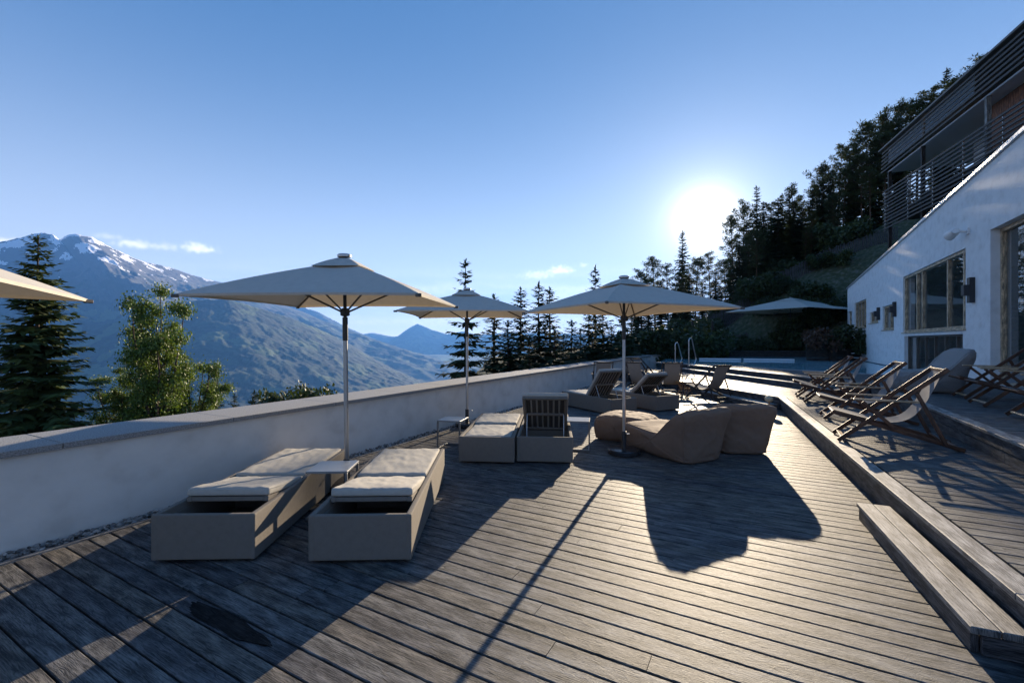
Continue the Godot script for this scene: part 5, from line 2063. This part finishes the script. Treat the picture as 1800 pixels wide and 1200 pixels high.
func deck_chair(label: String, at: Vector3, fx: float, fd: float, dark: bool, proto: Array) -> void:
	if proto.size():
		copy(proto[0], "deck_chair", label, at, yaw(fx, fd), "folding wooden deck chairs")
		return
	var t := thing("deck_chair", label, "deck chair", at, yaw(fx, fd), "folding wooden deck chairs")
	proto.append(t)
	var wd: Material = M.dark_wood if dark else M.teak
	var z := 0.29
	var A := Vector2(0.56, 0.02)      # front foot of the long rails
	var B := Vector2(-0.54, 1.01)     # top of the long rails
	var C := Vector2(-0.70, 0.025)    # rear end of the seat frame
	var D := Vector2(0.62, 0.40)      # front of the seat frame
	var v3 := func(p: Vector2, zz: float) -> Vector3: return Vector3(p.x, p.y, zz)
	var piece := func(called: String, a: Vector3, b: Vector3, w: float, h: float, m: Material) -> void:
		var mb := MB.new()
		mb.bar(a, b, w, h, Vector3.UP if absf((b - a).normalized().y) < 0.9 else Vector3(1, 0, 0), 0.005, Vector2(rng.randf(), rng.randf()))
		put(mb, called, m, t)
	for sg in [-1.0, 1.0]:
		piece.call("long_rail", v3.call(A, sg * z), v3.call(B, sg * z), 0.024, 0.052, wd)
		piece.call("seat_rail", v3.call(C, sg * (z - 0.03)), v3.call(D, sg * (z - 0.03)), 0.024, 0.050, wd)
		piece.call("prop_leg", v3.call(Vector2(-0.24, 0.70), sg * (z + 0.026)), v3.call(Vector2(-0.52, 0.075), sg * (z + 0.026)), 0.022, 0.045, wd)
		piece.call("arm_support", v3.call(Vector2(0.30, 0.56), sg * (z + 0.026)), v3.call(Vector2(-0.03, 0.24), sg * (z + 0.026)), 0.022, 0.042, wd)
		piece.call("armrest", v3.call(Vector2(-0.26, 0.592), sg * (z + 0.045)), v3.call(Vector2(0.40, 0.592), sg * (z + 0.045)), 0.062, 0.022, M.arm_wood if not dark else wd)
	piece.call("foot_bar", v3.call(A + Vector2(-0.06, 0.045), -z + 0.012), v3.call(A + Vector2(-0.06, 0.045), z - 0.012), 0.05, 0.024, M.arm_wood if not dark else wd)
	piece.call("top_bar", v3.call(B + Vector2(0.03, -0.02), -z + 0.012), v3.call(B + Vector2(0.03, -0.02), z - 0.012), 0.024, 0.04, wd)
	piece.call("rear_bar", v3.call(C + Vector2(0.05, 0.012), -z + 0.042), v3.call(C + Vector2(0.05, 0.012), z - 0.042), 0.045, 0.022, wd)
	piece.call("front_bar", v3.call(D + Vector2(-0.02, -0.004), -z + 0.042), v3.call(D + Vector2(-0.02, -0.004), z - 0.042), 0.04, 0.026, wd)
	piece.call("prop_bar", v3.call(Vector2(-0.50, 0.12), -z - 0.014), v3.call(Vector2(-0.50, 0.12), z + 0.014), 0.022, 0.03, wd)
	# sling hanging between top and front bar
	var pr := [Vector2(-0.515, 1.015), Vector2(-0.44, 0.80), Vector2(-0.33, 0.55), Vector2(-0.20, 0.375), Vector2(-0.03, 0.305), Vector2(0.15, 0.315), Vector2(0.35, 0.36), Vector2(0.60, 0.425)]
	var g := []
	for i in 29:
		var s := i / 28.0 * (pr.size() - 1)
		var k := mini(int(s), pr.size() - 2)
		var a: Vector2 = pr[maxi(k - 1, 0)]
		var b: Vector2 = pr[k]
		var c: Vector2 = pr[k + 1]
		var d: Vector2 = pr[mini(k + 2, pr.size() - 1)]
		var p := b.cubic_interpolate(c, a, d, s - k)
		var row := PackedVector3Array()
		for j in 9:
			var zz := lerpf(-0.225, 0.225, j / 8.0)
			row.append(Vector3(p.x, p.y - 0.012 * (1.0 - pow(zz / 0.225, 2.0)), zz))
		g.append(row)
	var sb := MB.new()
	sb.grid(g, false, Vector3(-0.6, -3.0, 0))
	put(sb, "sling", M.sling if dark else M.sling_blue, t)

func build_seats() -> void:
	var bag := [Vector2(-0.40, 0.0), Vector2(-0.46, 0.08), Vector2(-0.50, 0.40), Vector2(-0.57, 0.66), Vector2(-0.52, 0.735), Vector2(-0.42, 0.70), Vector2(-0.22, 0.47), Vector2(0.02, 0.36), Vector2(0.35, 0.37), Vector2(0.66, 0.40), Vector2(0.80, 0.32), Vector2(0.82, 0.12), Vector2(0.74, 0.0), Vector2(0.4, 0.0), Vector2(0.0, 0.0)]
	bean_bag("bean_bag", "brown bean bag chair beside the umbrella base, back to the viewer", W(2.42, 0, 6.52), -0.45, 0.89, bag, 0.90, M.bag, 301)
	bean_bag("bean_bag", "brown bean bag chair right of the other, beside the middle deck edge", W(3.44, 0, 7.0), 0.10, 0.99, bag, 0.84, M.bag, 311)
	bean_bag("bean_bag", "low brown bean bag pouf behind the umbrella pole", W(1.98, 0, 7.55), -0.8, 0.6, [Vector2(-0.40, 0.0), Vector2(-0.45, 0.14), Vector2(-0.42, 0.33), Vector2(-0.25, 0.42), Vector2(0.1, 0.44), Vector2(0.38, 0.42), Vector2(0.50, 0.33), Vector2(0.52, 0.12), Vector2(0.45, 0.0), Vector2(0.0, 0.0)], 0.8, M.bag, 331)
	bean_bag("bean_bag", "grey bean bag chair on the upper deck before the pool house", W(8.75, 0.6, 9.35), -0.96, 0.28, [Vector2(-0.36, 0.0), Vector2(-0.42, 0.12), Vector2(-0.48, 0.48), Vector2(-0.57, 0.80), Vector2(-0.51, 0.90), Vector2(-0.40, 0.86), Vector2(-0.24, 0.66), Vector2(-0.06, 0.50), Vector2(0.2, 0.45), Vector2(0.48, 0.45), Vector2(0.60, 0.36), Vector2(0.62, 0.14), Vector2(0.54, 0.0), Vector2(0.3, 0.0), Vector2(0.0, 0.0)], 0.74, M.bag_grey, 321)
	var teak := []
	var dark := []
	# middle deck, all looking towards the valley
	deck_chair("nearest wooden deck chair on the middle deck", W(5.02, 0.3, 6.02), -0.86, 0.5, false, teak)
	deck_chair("second wooden deck chair on the middle deck, behind the nearest one", W(6.02, 0.3, 7.75), -0.88, 0.48, false, teak)
	deck_chair("wooden deck chair farthest from the viewer on the middle deck", W(7.05, 0.3, 9.85), -0.86, 0.5, false, teak)
	deck_chair("wooden deck chair on the middle deck half hidden behind its neighbour", W(7.45, 0.3, 10.75), -0.86, 0.5, false, teak)
	# upper deck
	deck_chair("wooden deck chair on the upper deck right beside the grey bean bag", W(8.85, 0.6, 8.15), -0.88, 0.48, false, teak)
	deck_chair("middle wooden deck chair of the three on the upper deck", W(8.15, 0.6, 7.15), -0.88, 0.48, false, teak)
	deck_chair("wooden deck chair cut by the right edge of the picture", W(7.30, 0.6, 5.80), -0.86, 0.5, false, teak)
	# group round the rattan table
	deck_chair("dark framed sling chair by the parapet, behind the far lounger", W(2.95, 0, 14.6), 0.15, 1.0, true, dark)
	deck_chair("dark framed sling chair farthest back by the parapet", W(5.0, 0, 18.8), 0.3, 0.95, true, dark)
	deck_chair("dark framed sling chair left of the rattan table, behind the far loungers", W(4.15, 0, 14.4), 0.7, 0.7, true, dark)
	deck_chair("dark framed sling chair standing behind the one left of the rattan table", W(4.95, 0, 16.4), 0.6, -0.8, true, dark)
	deck_chair("dark framed sling chair just behind the right-hand far lounger", W(5.0, 0, 14.2), 0.2, 0.98, true, dark)
	deck_chair("dark framed sling chair right of the rattan table, turned to the parapet", W(5.55, 0, 12.7), -0.35, 0.94, true, dark)
	# rattan table
	var t := thing("rattan_table", "hourglass rattan table between the dark framed sling chairs", "table", W(5.35, 0, 13.9))
	var tp := MB.new()
	tp.lathe([Vector2(0.0, 0.40), Vector2(0.29, 0.40), Vector2(0.305, 0.412), Vector2(0.30, 0.43), Vector2(0.0, 0.434)], Vector3.ZERO, 32)
	put(tp, "table_top", M.rattan, t)
	for k in 28:
		var a := TAU * k / 28.0
		var rb := MB.new()
		var tw := 0.9 if k % 2 == 0 else -0.9
		var pts := []
		var rd := []
		for i in 7:
			var u := i / 6.0
			var rr := 0.14 + 0.14 * pow(absf(u * 2.0 - 1.0), 1.6)
			pts.append(Vector3(cos(a + tw * u) * rr, 0.005 + 0.40 * u, sin(a + tw * u) * rr)); rd.append(0.006)
		rb.tube(pts, rd, 5)
		put(rb, "rod", M.rattan, t)
	for y in [0.012, 0.2]:
		var ring := MB.new()
		var pts := []
		var rd := []
		for i in 25:
			var rr := 0.28 if y < 0.1 else 0.145
			pts.append(Vector3(cos(TAU * i / 24.0) * rr, y, sin(TAU * i / 24.0) * rr)); rd.append(0.010)
		ring.tube(pts, rd, 6, false)
		put(ring, "hoop", M.rattan, t)


func build_small_things() -> void:
	# round cream lantern by the deck corner
	var l := thing("lantern", "small round cream lantern at the corner of the middle deck", "lantern", W(5.95, 0.0, 10.4))
	var lb := MB.new()
	var g := []
	for i in 13:
		var row := PackedVector3Array()
		var th := PI * i / 12.0
		for j in 20:
			var r := 0.085 * sin(th) * (1.0 + 0.05 * cos(j * PI))
			row.append(Vector3(cos(TAU * j / 20.0) * r, 0.32 + 0.085 * cos(th), sin(TAU * j / 20.0) * r))
		g.append(row)
	lb.grid(g, true, Vector3(0, 0.32, 0))
	put(lb, "globe", M.cream, l)
	var ls := MB.new()
	ls.lathe([Vector2(0.07, 0.0), Vector2(0.07, 0.02), Vector2(0.015, 0.04), Vector2(0.015, 0.24), Vector2(0.05, 0.25)], Vector3.ZERO, 16)
	put(ls, "stand", M.rattan, l)
	# pale spire tip beyond the parapet
	var sp := MB.new()
	sp.tube([Vector3.ZERO, Vector3(0, 2.2, 0), Vector3(0, 3.6, 0)], [0.22, 0.2, 0.02], 8)
	sp.tube([Vector3(0, 3.5, 0), Vector3(0, 4.0, 0)], [0.03, 0.03], 6)
	var so := put(sp, "spire", M.cream)
	so.position = seen(479, 40.0, 1.65 - 94.0 / 790.0 * 40.0 - 4.0)
	tag(so, "pale pointed spire tip just over the parapet, left of the umbrella pole", "spire")
	# planted timber trough by the pool house
	var t := thing("planter", "dark timber planter between two posts beside the pool house corner", "planter", W(18.2, 0.4, 25.5))
	for x in [0.0, 0.85]:
		var pb := MB.new()
		pb.bar(Vector3(x, -0.3, 0), Vector3(x, 1.55, 0), 0.26, 0.26, Vector3(0, 0, 1), 0.01)
		put(pb, "post", M.dark_wood, t)
	for y in [0.2, 0.45, 0.7, 0.95]:
		var bb := MB.new()
		bb.bar(Vector3(-1.4, y, -0.16), Vector3(2.1, y, -0.16), 0.04, 0.22)
		put(bb, "board", M.dark_wood, t)
	var k := 0
	for q in [[17.4, 25.6, 1.2, 1.0, "red-leaved shrub in the planter, left of its posts"], [18.7, 25.4, 1.3, 1.1, "leafy shrub growing over the planter posts"], [19.5, 24.9, 1.0, 0.9, "leafy shrub hanging beside the white wall at the planter"]]:
		var o := put_mesh(bush_mesh(260 + k, 1800, 0.18, Color(0.05, 0.06, 0.02) if k > 0 else Color(0.10, 0.05, 0.03)), "planter_shrub", M.leaves)
		o.position = W(q[0], q[2], q[1])
		o.scale = Vector3.ONE * q[3]
		tag(o, q[4], "shrub")
		k += 1
